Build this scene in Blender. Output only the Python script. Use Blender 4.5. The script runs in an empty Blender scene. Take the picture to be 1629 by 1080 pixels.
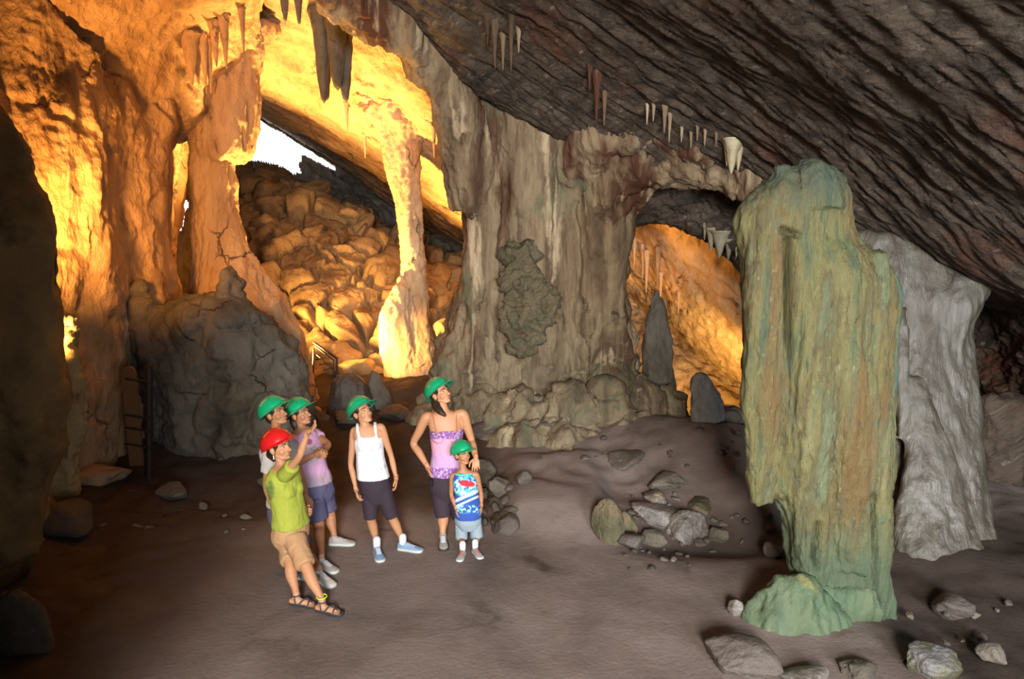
import bpy, math, random
import numpy as np
from mathutils import Vector, Matrix

S = bpy.context.scene
COL = S.collection
R = math.radians
F = 1086.0                      # focal length in pixels of the 1629 px wide frame
CAMZ = 3.1
PITCH = math.atan(171.0 / F)
# ------------------------------------------------------------------ camera
cam_d = bpy.data.cameras.new('camera')
cam_d.sensor_width = 36.0
cam_d.lens = F / 1629.0 * 36.0
cam_d.clip_start = 0.05
cam = bpy.data.objects.new('camera', cam_d)
COL.objects.link(cam)
cam.location = (0, 0, CAMZ)
cam.rotation_euler = (math.pi / 2 - PITCH, 0, 0)
S.camera = cam
# ------------------------------------------------------------------ colour management
S.view_settings.view_transform = 'Standard'
S.view_settings.look = 'None'
S.view_settings.exposure = 0.0
S.view_settings.gamma = 1.0
S.view_settings.use_curve_mapping = False
S.cycles.max_bounces = 5
S.cycles.diffuse_bounces = 4
S.cycles.use_denoising = True
S.cycles.sample_clamp_indirect = 4.0
# ------------------------------------------------------------------ world: bright hazy daylight
w = bpy.data.worlds.new('world')
S.world = w
w.use_nodes = True
wb = w.node_tree.nodes['Background']
wb.inputs['Color'].default_value = (0.93, 0.97, 1.0, 1)
wb.inputs['Strength'].default_value = 1.6
# ------------------------------------------------------------------ lamps


def lamp(name, kind, loc, energy, color, size=0.3, target=None, spot=None, blend=0.5, size_y=None, spread=None):
    l = bpy.data.lights.new(name, kind)
    l.energy = energy
    l.color = color
    if kind == 'AREA':
        l.shape = 'RECTANGLE'
        l.size = size
        l.size_y = size_y or size
        if spread:
            l.spread = R(spread)
    else:
        l.shadow_soft_size = size
    if spot:
        l.spot_size = R(spot)
        l.spot_blend = blend
    o = bpy.data.objects.new(name, l)
    COL.objects.link(o)
    o.location = loc
    if target is not None:
        o.rotation_euler = (Vector(target) - Vector(loc)).to_track_quat('-Z', 'Y').to_euler()
    return o


def P(px, py, Y):
    """world point at distance Y in front of the camera along the line of sight (px, py)"""
    X = (px - 814.5) / F
    U = (540.0 - py) / F
    dy = math.cos(PITCH) + U * math.sin(PITCH)
    dz = -math.sin(PITCH) + U * math.cos(PITCH)
    t = Y / dy
    return np.array([X * t, Y, CAMZ + dz * t])


# daylight from the cave mouth behind the camera
lamp('mouth_daylight', 'AREA', (0.0, -6.0, 4.4), 1260, (1.0, 0.95, 0.88), 2.0, (0.9, 8, -0.6), size_y=1.8, spread=115)
lamp('side_fill_low', 'AREA', (3.6, -4.0, 2.6), 300, (0.88, 0.92, 1.0), 2.2, (3.4, 7.5, 0.9), size_y=1.8, spread=75)  # unseen side fill, added to brighten the bank and soften the slab's shadow
# sodium and halogen show lamps of the cave tour, hidden behind rocks
ORANGE = (1.0, 0.42, 0.09)
AMBER = (1.0, 0.50, 0.12)
lamp('show_lamp', 'SPOT', P(470, 560, 12.3), 7000, (1.0, 0.56, 0.15), 0.12, P(480, 20, 11.8), 90, 0.9)
lamp('show_lamp', 'SPOT', P(465, 575, 12.2), 8000, AMBER, 0.12, P(655, 470, 13.2), 70, 0.9)
lamp('show_lamp', 'SPOT', P(15, 500, 6.45), 170, AMBER, 0.12, P(120, 330, 8.2), 90, 0.9)
lamp('show_lamp', 'SPOT', P(30, 600, 6.4), 1900, ORANGE, 0.12, P(290, 40, 9.7), 80, 1.0)
lamp('show_lamp', 'SPOT', P(40, 360, 6.4), 900, ORANGE, 0.2, P(330, 330, 10.8), 75, 1.0)
lamp('show_lamp', 'SPOT', P(560, 600, 11.1), 900, (1.0, 0.50, 0.12), 0.1, P(650, 545, 13.0), 48, 0.9)
lamp('show_lamp', 'SPOT', P(440, 540, 12.6), 1300, (1.0, 0.52, 0.13), 0.2, P(600, 420, 16), 90, 0.9)
lamp('show_lamp', 'SPOT', P(940, 555, 12.6), 200, ORANGE, 0.15, P(1030, 420, 14), 60, 0.9)
lamp('show_lamp', 'SPOT', P(1160, 665, 11.8), 800, (1.0, 0.62, 0.17), 0.1, P(1110, 560, 14.5), 100, 1.0)

# ------------------------------------------------------------------ noise
_rng = np.random.RandomState(7)
_perm = np.concatenate([_rng.permutation(256)] * 3).astype(np.int32)
_grad = _rng.normal(size=(256, 3)).astype(np.float32)
_grad /= np.linalg.norm(_grad, axis=1)[:, None]


def perlin(p):
    p = np.asarray(p, np.float32)
    i = np.floor(p).astype(np.int32)
    f = p - i
    i &= 255
    u = f * f * f * (f * (f * 6 - 15) + 10)
    out = 0
    for dx in (0, 1):
        wx = u[..., 0] if dx else 1 - u[..., 0]
        a = _perm[(i[..., 0] + dx) & 255]
        for dy in (0, 1):
            wy = u[..., 1] if dy else 1 - u[..., 1]
            b = _perm[a + ((i[..., 1] + dy) & 255)]
            for dz in (0, 1):
                wz = u[..., 2] if dz else 1 - u[..., 2]
                g = _grad[_perm[b + ((i[..., 2] + dz) & 255)]]
                d = (f[..., 0] - dx) * g[..., 0] + (f[..., 1] - dy) * g[..., 1] + (f[..., 2] - dz) * g[..., 2]
                out = out + wx * wy * wz * d
    return out * 1.6


def fbm(p, s=1.0, o=4, ridge=False, seed=0.0, gain=0.5):
    p = np.asarray(p, np.float32) * np.asarray(s, np.float32) + seed * 17.31
    out, a, tot = 0, 1.0, 0
    for k in range(o):
        n = perlin(p)
        if ridge:
            n = 1 - 2 * np.abs(n)
        out = out + a * n
        tot += a
        a *= gain
        p = p * 2.03 + 5.7
    return out / tot


def worley(p, s=1.0, seed=0):
    """nearest and second nearest feature distance and a random value per cell"""
    p = np.asarray(p, np.float32) * np.asarray(s, np.float32) + seed * 7.7
    i = np.floor(p).astype(np.int32)
    f1 = np.full(p.shape[:-1], 9.0, np.float32); f2 = f1.copy(); cid = np.zeros_like(f1)
    for dx in (-1, 0, 1):
        for dy in (-1, 0, 1):
            for dz in (-1, 0, 1):
                c = i + np.array([dx, dy, dz])
                h = _perm[_perm[_perm[c[..., 0] & 255] + (c[..., 1] & 255)] + (c[..., 2] & 255)]
                q = c + 0.5 + 0.42 * _grad[h]
                d = np.linalg.norm(p - q, axis=-1)
                n = d < f1
                f2 = np.where(n, f1, np.minimum(f2, d))
                cid = np.where(n, h / 255.0, cid)
                f1 = np.where(n, d, f1)
    return f1, f2, cid


def blocks(p, s=1.0, jump=0.2, gap=0.12, seed=0, warp=0.25):
    """broken blocks: each cell steps in or out, with a recessed crevice between neighbours"""
    p = np.asarray(p, float)
    w_ = np.stack([fbm(p, 1.3, 3, seed=seed + 1), fbm(p, 1.3, 3, seed=seed + 2), fbm(p, 1.3, 3, seed=seed + 3)], -1)
    f1, f2, c = worley(p + w_ * warp, s, seed)
    e = f2 - f1
    return jump * (c - 0.5) * smooth(0, 0.25, e) - gap * (1 - smooth(0.0, 0.14, e)) + jump * 0.4 * (1 - f1)


def smooth(a, b, x):
    t = np.clip((x - a) / (b - a), 0, 1)
    return t * t * (3 - 2 * t)


# ------------------------------------------------------------------ object helpers
def new_mesh(name, verts, faces, smooth_shade=True):
    me = bpy.data.meshes.new(name)
    verts = np.asarray(verts, np.float32)
    if isinstance(faces, np.ndarray):
        n, k = faces.shape
        me.vertices.add(len(verts))
        me.vertices.foreach_set('co', verts.ravel())
        me.loops.add(n * k)
        me.loops.foreach_set('vertex_index', faces.astype(np.int32).ravel())
        me.polygons.add(n)
        me.polygons.foreach_set('loop_start', np.arange(0, n * k, k, dtype=np.int32))
        me.update(calc_edges=True)
    else:
        me.from_pydata([tuple(v) for v in verts], [], faces)
    if smooth_shade:
        me.polygons.foreach_set('use_smooth', [True] * len(me.polygons))
    me.update()
    return me


def link(name, me, mat, parent=None, origin=None):
    """link a mesh given in world coordinates; its origin is moved to `origin`"""
    if origin is not None:
        me.transform(Matrix.Translation(-Vector(origin)))
    o = bpy.data.objects.new(name, me)
    COL.objects.link(o)
    if mat is not None and not me.materials:
        me.materials.append(mat)
    loc = Vector(origin) if origin is not None else Vector((0, 0, 0))
    if parent is not None:
        o.parent = parent
        o.location = loc - parent.location if not parent.rotation_euler.z else loc
    else:
        o.location = loc
    return o


def tag(o, label=None, cat=None, group=None, kind=None):
    if label:
        o['label'] = label
    if cat:
        o['category'] = cat
    if group:
        o['group'] = group
    if kind:
        o['kind'] = kind
    return o


def struct(o):
    o['kind'] = 'structure'
    return o


def base_of(v):
    v = np.asarray(v)
    return (float(v[:, 0].mean()), float(v[:, 1].mean()), float(v[:, 2].min()))


def empty(name, loc):
    o = bpy.data.objects.new(name, None)
    o.empty_display_size = 0.1
    COL.objects.link(o)
    o.location = loc
    return o


def merge(parts):
    vs, fs, n = [], [], 0
    for v, f in parts:
        vs.append(np.asarray(v, np.float32).reshape(-1, 3))
        fs += [tuple(int(a) + n for a in q) for q in f]
        n += len(vs[-1])
    return np.concatenate(vs), fs


def remesh(parts, voxel, smooth_it=0, name='m'):
    """fuse closed shapes into one continuous surface, returns numpy verts, quad faces"""
    v, f = merge(parts)
    me = new_mesh(name, v, f)
    o = bpy.data.objects.new(name, me)
    COL.objects.link(o)
    m = o.modifiers.new('r', 'REMESH')
    m.mode = 'VOXEL'
    m.voxel_size = voxel
    if smooth_it:
        s = o.modifiers.new('s', 'SMOOTH')
        s.iterations = smooth_it
        s.factor = 0.5
    dg = bpy.context.evaluated_depsgraph_get()
    e = o.evaluated_get(dg)
    m2 = e.to_mesh()
    vv = np.empty(len(m2.vertices) * 3, np.float32)
    m2.vertices.foreach_get('co', vv)
    lv = np.empty(len(m2.loops), np.int32)
    m2.loops.foreach_get('vertex_index', lv)
    e.to_mesh_clear()
    bpy.data.objects.remove(o)
    bpy.data.meshes.remove(me)
    return vv.reshape(-1, 3), lv.reshape(-1, 4)


def vnormals(v, f):
    a = v[f[:, 0]]; b = v[f[:, 1]]; c = v[f[:, 2]]
    d = v[f[:, 3]] if f.shape[1] == 4 else a
    n = np.cross(c - a, d - b) if f.shape[1] == 4 else np.cross(b - a, c - a)
    out = np.zeros_like(v)
    for k in range(f.shape[1]):
        np.add.at(out, f[:, k], n)
    return out / (np.linalg.norm(out, axis=1)[:, None] + 1e-9)


def crom(c, n, axis=0):
    """Catmull-Rom resample of control array along an axis to n samples"""
    c = np.moveaxis(np.asarray(c, float), axis, 0)
    m = len(c)
    t = np.linspace(0, m - 1, n)
    i = np.clip(np.floor(t).astype(int), 0, m - 2)
    u = (t - i).reshape([-1] + [1] * (c.ndim - 1))
    g = lambda k: c[np.clip(k, 0, m - 1)]
    p0, p1, p2, p3 = g(i - 1), g(i), g(i + 1), g(i + 2)
    # reflect at the ends
    p0 = np.where((i == 0).reshape(u.shape), 2 * p1 - p2, p0)
    p3 = np.where((i == m - 2).reshape(u.shape), 2 * p2 - p1, p3)
    r = 0.5 * (2 * p1 + (p2 - p0) * u + (2 * p0 - 5 * p1 + 4 * p2 - p3) * u * u + (3 * p1 - p0 - 3 * p2 + p3) * u ** 3)
    return np.moveaxis(r, 0, axis)


def grid_faces(m, n, closed=False):
    i = np.arange(m - 1)[:, None] * n
    j = np.arange(n if closed else n - 1)[None, :]
    j2 = (j + 1) % n
    return np.stack([i + j, i + j2, i + n + j2, i + n + j], -1).reshape(-1, 4)


def grid_normals(G, closed=False):
    if closed:
        E = np.concatenate([G[:, -1:], G, G[:, :1]], 1)
        du = (E[:, 2:] - E[:, :-2])
    else:
        du = np.gradient(G, axis=1)
    dv = np.gradient(G, axis=0)
    n = np.cross(du, dv)
    return n / (np.linalg.norm(n, axis=-1)[..., None] + 1e-9)


def W(x, y, z):
    return ('w', x, y, z)


def pt(c):
    return np.array(c[1:], float) if c[0] == 'w' else P(*c)


def sheet(name, rows, m, n, disp, mat, parent=None, holes=None, kind='structure', curve=None):
    """a rock surface through control points; disp(p)->metres along the normal, towards the camera"""
    C = np.array([[pt(c) for c in r] for r in rows])
    G = crom(crom(C, m, 0), n, 1)
    N = grid_normals(G)
    vdir = np.array([0, 0, CAMZ]) - G
    sgn = np.sign((N * vdir).sum(-1))
    s = 1.0 if sgn.mean() > 0 else -1.0
    N = N * s
    D = disp(G)
    V = G + N * D[..., None]
    f = grid_faces(m, n)
    if holes is not None:
        c = V.reshape(-1, 3)
        fc = c[f].mean(1)
        f = f[~holes(fc)]
    me = new_mesh(name, V.reshape(-1, 3), f)
    o = link(name, me, mat, parent)
    if kind:
        o['kind'] = kind
    return o


def project(p):
    """world points -> pixels (used only to give punched openings their place on the rock)"""
    X = p[:, 0]; Yd = p[:, 1]; Z = p[:, 2] - CAMZ
    d = Yd * math.cos(PITCH) - Z * math.sin(PITCH)
    u = Yd * math.sin(PITCH) + Z * math.cos(PITCH)
    return 814.5 + F * X / d, 540 - F * u / d


def inpoly(px, py, poly):
    r = np.zeros(len(px), bool)
    n = len(poly)
    for i in range(n):
        x1, y1 = poly[i]; x2, y2 = poly[(i + 1) % n]
        c = ((y1 > py) != (y2 > py)) & (px < (x2 - x1) * (py - y1) / (y2 - y1 + 1e-9) + x1)
        r ^= c
    return r


def loft_grid(rows, Y, m=120, n=120, ratio=0.75):
    """rows (py, x_left, x_right[, Y[, ratio]]): outline of an upright rock body standing at distance Y"""
    a = []
    for r in rows:
        yy = r[3] if len(r) > 3 else Y
        rt = r[4] if len(r) > 4 else ratio
        l, q = P(r[1], r[0], yy), P(r[2], r[0], yy)
        a.append([(l[0] + q[0]) / 2, yy, l[2], (q[0] - l[0]) / 2, (q[0] - l[0]) / 2 * rt])
    a = crom(a, m)
    th = np.linspace(0, 2 * np.pi, n, endpoint=False)
    cx, cy, cz, rx, ry = [a[:, k][:, None] for k in range(5)]
    G = np.stack([cx + rx * np.cos(th), cy + ry * np.sin(th), cz + 0 * th], -1)
    return G


def close_grid(G):
    """closed shape with end caps: verts, faces"""
    m, n = G.shape[:2]
    v = np.concatenate([G.reshape(-1, 3), G[0].mean(0)[None], G[-1].mean(0)[None]])
    f = grid_faces(m, n, True).tolist()
    a, b = m * n, m * n + 1
    for j in range(n):
        k = (j + 1) % n
        f.append((k, j, a)); f.append(((m - 1) * n + j, (m - 1) * n + k, b))
    return v, f


def rockify(v, f, disp, relax=None):
    N = vnormals(v, f)
    return v + N * disp(v, N)[:, None]


def flutes(p, s=3.0, zs=0.25, seed=0, o=4):
    return fbm(p, (s, s, s * zs), o, seed=seed)


def column(name, shapes, disp, mat, voxel=0.03, sm=3, parent=None, origin=None):
    """fuse lofted outlines into one rock and give it relief"""
    v, f = remesh(shapes, voxel, sm)
    v = rockify(v, f, disp)
    o = link(name, new_mesh(name, v, f), mat, parent, origin or base_of(v))
    return o


# floor height ------------------------------------------------------
BUMPS = []


def floor_z(x, y):
    x = np.asarray(x, float); y = np.asarray(y, float)
    z = 0.28 * smooth(8.0, 10.2, y) + 0.10 * smooth(10.5, 13.5, y) + 0.0 * x
    z = z + 0.26 * np.exp(-((x - 0.5) / 0.62) ** 6 - ((y - 7.75) / 0.95) ** 4)
    for bx, by, h, sx, sy in BUMPS:
        z = z + h * np.exp(-((x - bx) / sx) ** 2 - ((y - by) / sy) ** 2)
    return z


BUMPS += [(3.2, 8.4, 0.52, 1.35, 0.95), (1.9, 8.9, 0.15, 0.8, 0.6), (4.8, 7.0, 0.12, 1.0, 1.0), (4.2, 14.5, -2.2, 1.9, 2.6),
          (1.5, 9.6, 0.18, 1.2, 0.8), (2.1, 6.7, -0.2, 1.0, 0.4), (-6.5, 6.0, 0.7, 1.6, 3), (-1.3, 11.6, 0.25, 1.3, 0.8)]


def on_floor(px, py):
    lo, hi = 1.5, 30.0
    for _ in range(60):
        t = (lo + hi) / 2
        p = P(px, py, t)
        if p[2] > floor_z(p[0], p[1]):
            lo = t
        else:
            hi = t
    return P(px, py, lo)
# ------------------------------------------------------------------ materials


def lin(h):
    """sRGB hex -> linear"""
    c = [int(h[i:i + 2], 16) / 255 for i in (0, 2, 4)]
    return tuple(x / 12.92 if x < 0.04045 else ((x + 0.055) / 1.055) ** 2.4 for x in c) + (1.0,)


def rock_mat(name, cols, scale=(1, 1, 0.35), patches=(), bumps=((0.6, (6, 6, 6), 0.05),), rough=0.85, rot=(0, 0, 0),
             spec=0.3, cracks=None, lo=0.3, hi=0.7, zmix=()):
    m = bpy.data.materials.new(name)
    m.use_nodes = True
    nt = m.node_tree
    N, L = nt.nodes, nt.links
    b = N['Principled BSDF']
    b.inputs['Specular IOR Level'].default_value = spec
    geo = N.new('ShaderNodeNewGeometry')
    vr = N.new('ShaderNodeVectorRotate'); vr.rotation_type = 'EULER_XYZ'
    vr.inputs['Rotation'].default_value = rot
    L.new(geo.outputs['Position'], vr.inputs['Vector'])

    def noise(sc, detail=8, rg=0.6, dist=0.0, off=0.0):
        mp = N.new('ShaderNodeMapping')
        mp.inputs['Scale'].default_value = sc
        mp.inputs['Location'].default_value = (off, off * 0.7, off * 1.3)
        L.new(vr.outputs['Vector'], mp.inputs['Vector'])
        n = N.new('ShaderNodeTexNoise')
        n.inputs['Scale'].default_value = 1.0
        n.inputs['Detail'].default_value = detail
        n.inputs['Roughness'].default_value = rg
        n.inputs['Distortion'].default_value = dist
        L.new(mp.outputs['Vector'], n.inputs['Vector'])
        return n, mp
    n, _ = noise(scale, 9, 0.62, 0.4)
    cr = N.new('ShaderNodeValToRGB')
    e = cr.color_ramp.elements
    while len(e) > 1:
        e.remove(e[-1])
    e[0].position = lo; e[0].color = cols[0]
    for i, c in enumerate(cols[1:], 1):
        q = e.new(lo + (hi - lo) * i / (len(cols) - 1)); q.color = c
    L.new(n.outputs['Fac'], cr.inputs['Fac'])
    col = cr.outputs['Color']
    for i, (c, sc, a, z) in enumerate(patches):
        n2, _ = noise(sc, 7, 0.6, 0.3, off=3.1 + i * 5.3)
        mr = N.new('ShaderNodeMapRange'); mr.inputs['From Min'].default_value = a; mr.inputs['From Max'].default_value = z
        mr.interpolation_type = 'SMOOTHSTEP'
        L.new(n2.outputs['Fac'], mr.inputs['Value'])
        mx = N.new('ShaderNodeMix'); mx.data_type = 'RGBA'
        L.new(mr.outputs['Result'], mx.inputs['Factor'])
        L.new(col, mx.inputs['A']); mx.inputs['B'].default_value = c
        col = mx.outputs['Result']
    for i, (c, z0, z1, amt) in enumerate(zmix):
        sx = N.new('ShaderNodeSeparateXYZ'); L.new(geo.outputs['Position'], sx.inputs[0])
        n3, _ = noise((1.6, 1.6, 1.0), 5, 0.6, 0.3, off=20 + i)
        ma = N.new('ShaderNodeMath'); ma.operation = 'MULTIPLY_ADD'; ma.inputs[1].default_value = 1.2
        L.new(n3.outputs['Fac'], ma.inputs[0]); L.new(sx.outputs['Z'], ma.inputs[2])
        mr = N.new('ShaderNodeMapRange'); mr.inputs['From Min'].default_value = z0 + 0.6; mr.inputs['From Max'].default_value = z1 + 0.6
        mr.inputs['To Max'].default_value = amt
        L.new(ma.outputs[0], mr.inputs['Value'])
        mx = N.new('ShaderNodeMix'); mx.data_type = 'RGBA'
        L.new(mr.outputs['Result'], mx.inputs['Factor'])
        L.new(col, mx.inputs['A']); mx.inputs['B'].default_value = c
        col = mx.outputs['Result']
    if cracks:
        sc, cc, wd = cracks
        nz, _ = noise((3, 3, 3), 4, 0.6, 0)
        mp = N.new('ShaderNodeMapping'); mp.inputs['Scale'].default_value = sc
        ad = N.new('ShaderNodeVectorMath'); ad.operation = 'MULTIPLY_ADD'
        ad.inputs[1].default_value = (0.35, 0.35, 0.35)
        L.new(nz.outputs['Color'], ad.inputs[0]); L.new(vr.outputs['Vector'], ad.inputs[2])
        L.new(ad.outputs[0], mp.inputs['Vector'])
        vo = N.new('ShaderNodeTexVoronoi'); vo.feature = 'DISTANCE_TO_EDGE'; vo.inputs['Scale'].default_value = 1
        L.new(mp.outputs['Vector'], vo.inputs['Vector'])
        mr = N.new('ShaderNodeMapRange'); mr.inputs['From Max'].default_value = wd
        L.new(vo.outputs['Distance'], mr.inputs['Value'])
        # only some of the joints open up
        nk, _ = noise((1.1, 1.1, 1.1), 3, 0.5, 0, off=9)
        mk = N.new('ShaderNodeMapRange'); mk.inputs['From Min'].default_value = 0.55; mk.inputs['From Max'].default_value = 0.66
        L.new(nk.outputs['Fac'], mk.inputs['Value'])
        mxx = N.new('ShaderNodeMath'); mxx.operation = 'MAXIMUM'
        sub = N.new('ShaderNodeMath'); sub.operation = 'SUBTRACT'; sub.inputs[0].default_value = 1.0
        L.new(mk.outputs['Result'], sub.inputs[1])
        L.new(mr.outputs['Result'], mxx.inputs[0]); L.new(sub.outputs[0], mxx.inputs[1])
        crack = mxx.outputs[0]
        mx = N.new('ShaderNodeMix'); mx.data_type = 'RGBA'
        L.new(crack, mx.inputs['Factor']); mx.inputs['A'].default_value = cc
        L.new(col, mx.inputs['B'])
        col = mx.outputs['Result']
    L.new(col, b.inputs['Base Color'])
    # relief
    prev = None
    for i, (st, sc, d) in enumerate(bumps):
        nb, _ = noise(sc, 8, 0.65, 0.2, off=1.7 + 2.2 * i)
        bp = N.new('ShaderNodeBump'); bp.inputs['Strength'].default_value = st; bp.inputs['Distance'].default_value = d
        L.new(nb.outputs['Fac'], bp.inputs['Height'])
        if prev is not None:
            L.new(prev, bp.inputs['Normal'])
        prev = bp.outputs['Normal']
    if cracks:
        bp = N.new('ShaderNodeBump'); bp.inputs['Strength'].default_value = 0.6; bp.inputs['Distance'].default_value = 0.03
        L.new(crack, bp.inputs['Height']); L.new(prev, bp.inputs['Normal'])
        prev = bp.outputs['Normal']
    L.new(prev, b.inputs['Normal'])
    nr, _ = noise((2.5, 2.5, 1.5), 5, 0.6, 0, off=7)
    mr = N.new('ShaderNodeMapRange'); mr.inputs['To Min'].default_value = max(rough - 0.25, 0.1); mr.inputs['To Max'].default_value = min(rough + 0.15, 1)
    mr.inputs['From Min'].default_value = 0.3; mr.inputs['From Max'].default_value = 0.7
    L.new(nr.outputs['Fac'], mr.inputs['Value']); L.new(mr.outputs['Result'], b.inputs['Roughness'])
    return m


H = lin
# pale limestone of the lamp-lit chamber
M_CHAMBER = rock_mat('limestone_chamber', [H('86684c'), H('ac8c68'), H('c0a07c'), H('9c7c5c')], (1.2, 1.2, 0.5),
                     [(H('5a4634'), (1.5, 1.5, 0.7), 0.58, 0.72), (H('cdb894'), (2.2, 2.2, 0.6), 0.6, 0.75)],
                     [(0.9, (3, 3, 2), 0.12), (0.8, (14, 14, 8), 0.03)], 0.85, cracks=((1.6, 1.6, 1.1), H('3a2a1c'), 0.03))
M_SLOPE = rock_mat('breakdown_rock', [H('5c4a34'), H('8c7450'), H('a08860')], (1.0, 1.0, 1.0),
                   [(H('403226'), (1.2, 1.2, 1.2), 0.55, 0.7)], [(0.8, (3, 3, 3), 0.1), (0.7, (12, 12, 12), 0.03)], 0.9)
M_MAIN = rock_mat('stained_column_rock', [H('35271c'), H('63513d'), H('88765c'), H('554435')], (3.0, 3.0, 0.3),
                  [(H('4a2c1c'), (1.3, 1.3, 0.22), 0.5, 0.62), (H('565b44'), (1.0, 1.0, 0.5), 0.57, 0.7),
                   (H('ab997b'), (3.5, 3.5, 0.3), 0.57, 0.68)],
                  [(0.8, (4, 4, 1.2), 0.08), (0.9, (18, 18, 9), 0.025)], 0.8, cracks=((1.1, 1.1, 0.7), H('2e231a'), 0.015), zmix=[(H('535544'), 2.2, 1.0, 0.35)])
M_GREENISH = rock_mat('algae_crusted_rock', [H('34301f'), H('504c38'), H('665a44'), H('44483a')], (1.6, 1.6, 1.0),
                      [(H('5a3a24'), (2.0, 2.0, 1.0), 0.6, 0.72), (H('4c5f50'), (1.2, 1.2, 1.2), 0.55, 0.68)],
                      [(0.9, (5, 5, 4), 0.08), (0.9, (20, 20, 20), 0.025)], 0.75)
M_CEIL = rock_mat('banded_ceiling_rock', [H('221c15'), H('3d3228'), H('55493d'), H('30271e')], (0.5, 3.0, 5.0),
                  [(H('52311f'), (0.8, 0.8, 0.8), 0.55, 0.7), (H('786c5f'), (1.2, 8, 12), 0.6, 0.72)],
                  [(0.8, (1.2, 6, 9), 0.10), (1.0, (5, 18, 24), 0.04)], 0.72, rot=(0, 0.62, 0), spec=0.4)
M_DARK = rock_mat('dark_boulder_rock', [H('332e28'), H('514b40'), H('655e54'), H('403930')], (1.2, 1.2, 0.9),
                  [(H('746544'), (1.6, 1.6, 0.6), 0.62, 0.76)], [(0.8, (3.5, 3.5, 3), 0.1), (0.9, (16, 16, 14), 0.025)], 0.72,
                  cracks=((1.3, 1.3, 1.3), H('16130f'), 0.02))
M_FLOOR = rock_mat('trodden_clay_floor', [H('584d48'), H('6e625c'), H('7a6f69')], (0.9, 0.9, 0.9),
                   [(H('3c322a'), (1.4, 1.4, 1.4), 0.58, 0.75)], [(0.5, (3, 3, 3), 0.03), (0.5, (28, 28, 28), 0.012)], 0.85)
M_MUD = rock_mat('pinkish_mud_rock', [H('362e2a'), H('4a423b'), H('574f49')], (1.3, 1.3, 1.3),
                 [(H('554f3b'), (1.5, 1.5, 1.5), 0.6, 0.75)], [(0.8, (4, 4, 4), 0.06), (0.8, (20, 20, 20), 0.02)], 0.6, spec=0.5)
M_FLOW = rock_mat('wet_flowstone', [H('2d2720'), H('403a30'), H('4e4b42'), H('373025')], (5.0, 5.0, 0.35),
                  [(H('403629'), (1.1, 1.1, 0.7), 0.55, 0.68), (H('5a585a'), (2.0, 2.0, 0.4), 0.64, 0.78)],
                  [(0.7, (12, 12, 0.6), 0.04), (0.5, (24, 24, 8), 0.01)], 0.5, spec=0.6)
M_STAL = rock_mat('pale_dripstone', [H('6e6450'), H('8f8468'), H('a59a80')], (5, 5, 0.8), [], [(0.6, (12, 12, 3), 0.03)], 0.6)
M_GREY = rock_mat('grey_dripstone', [H('4e4a46'), H('6c6862'), H('7d7974')], (4, 4, 1.2),
                  [(H('8a7a5a'), (2, 2, 1), 0.62, 0.75)], [(0.8, (8, 8, 5), 0.05)], 0.7)
M_GREEN = rock_mat('green_yellow_dripstone', [H('364130'), H('4b5134'), H('5d5833'), H('4b4427'), H('51583e'), H('5f5d39')], (6.5, 6.5, 0.9),
                   [(H('584423'), (2.6, 2.6, 0.35), 0.53, 0.68), (H('3a5146'), (1.6, 1.6, 0.9), 0.6, 0.7), (H('363727'), (22, 22, 7), 0.58, 0.7), (H('6a694a'), (30, 30, 12), 0.6, 0.72),
                    (H('696444'), (4, 4, 0.5), 0.6, 0.75), (H('363f36'), (5, 5, 1.5), 0.66, 0.8)],
                   [(0.9, (9, 9, 0.9), 0.06), (1.0, (30, 30, 12), 0.02)], 0.72, spec=0.4,
                   zmix=[(H('404f3b'), 0.95, 0.35, 0.85), (H('364136'), 3.25, 3.6, 0.8)])
M_GREENBASE = rock_mat('sea_green_dripstone', [H('324033'), H('43543e'), H('4e5942'), H('3b4c3a')], (1.6, 1.6, 1.0),
                       [(H('706f47'), (2.5, 2.5, 1), 0.6, 0.72)], [(0.7, (6, 6, 4), 0.05), (0.8, (22, 22, 22), 0.014)], 0.7)

# ------------------------------------------------------------------ relief functions


def d_wall(a=0.16, b=0.05, zs=0.5, s=1.0):
    return lambda p, *k: a * fbm(p, (1.1 * s, 1.1 * s, 0.8 * s * zs * 1.6), 5, seed=1) + b * fbm(p, (5 * s, 5 * s, 2.5 * s), 4, True, 2)


def strata(p, *k):
    """dipping beds: ribs run along x down to the right"""
    p = np.asarray(p)
    c, s_ = math.cos(0.62), math.sin(0.62)
    q = np.stack([p[..., 0] * c - p[..., 2] * s_, p[..., 1], p[..., 0] * s_ + p[..., 2] * c], -1)
    return (0.16 * fbm(q, (0.35, 0.8, 1.1), 4, seed=3) + 0.06 * fbm(q, (0.8, 3.4, 6.0), 4, True, 4)
            + 0.03 * fbm(q, (2.2, 8, 12), 3, True, 6))


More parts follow.
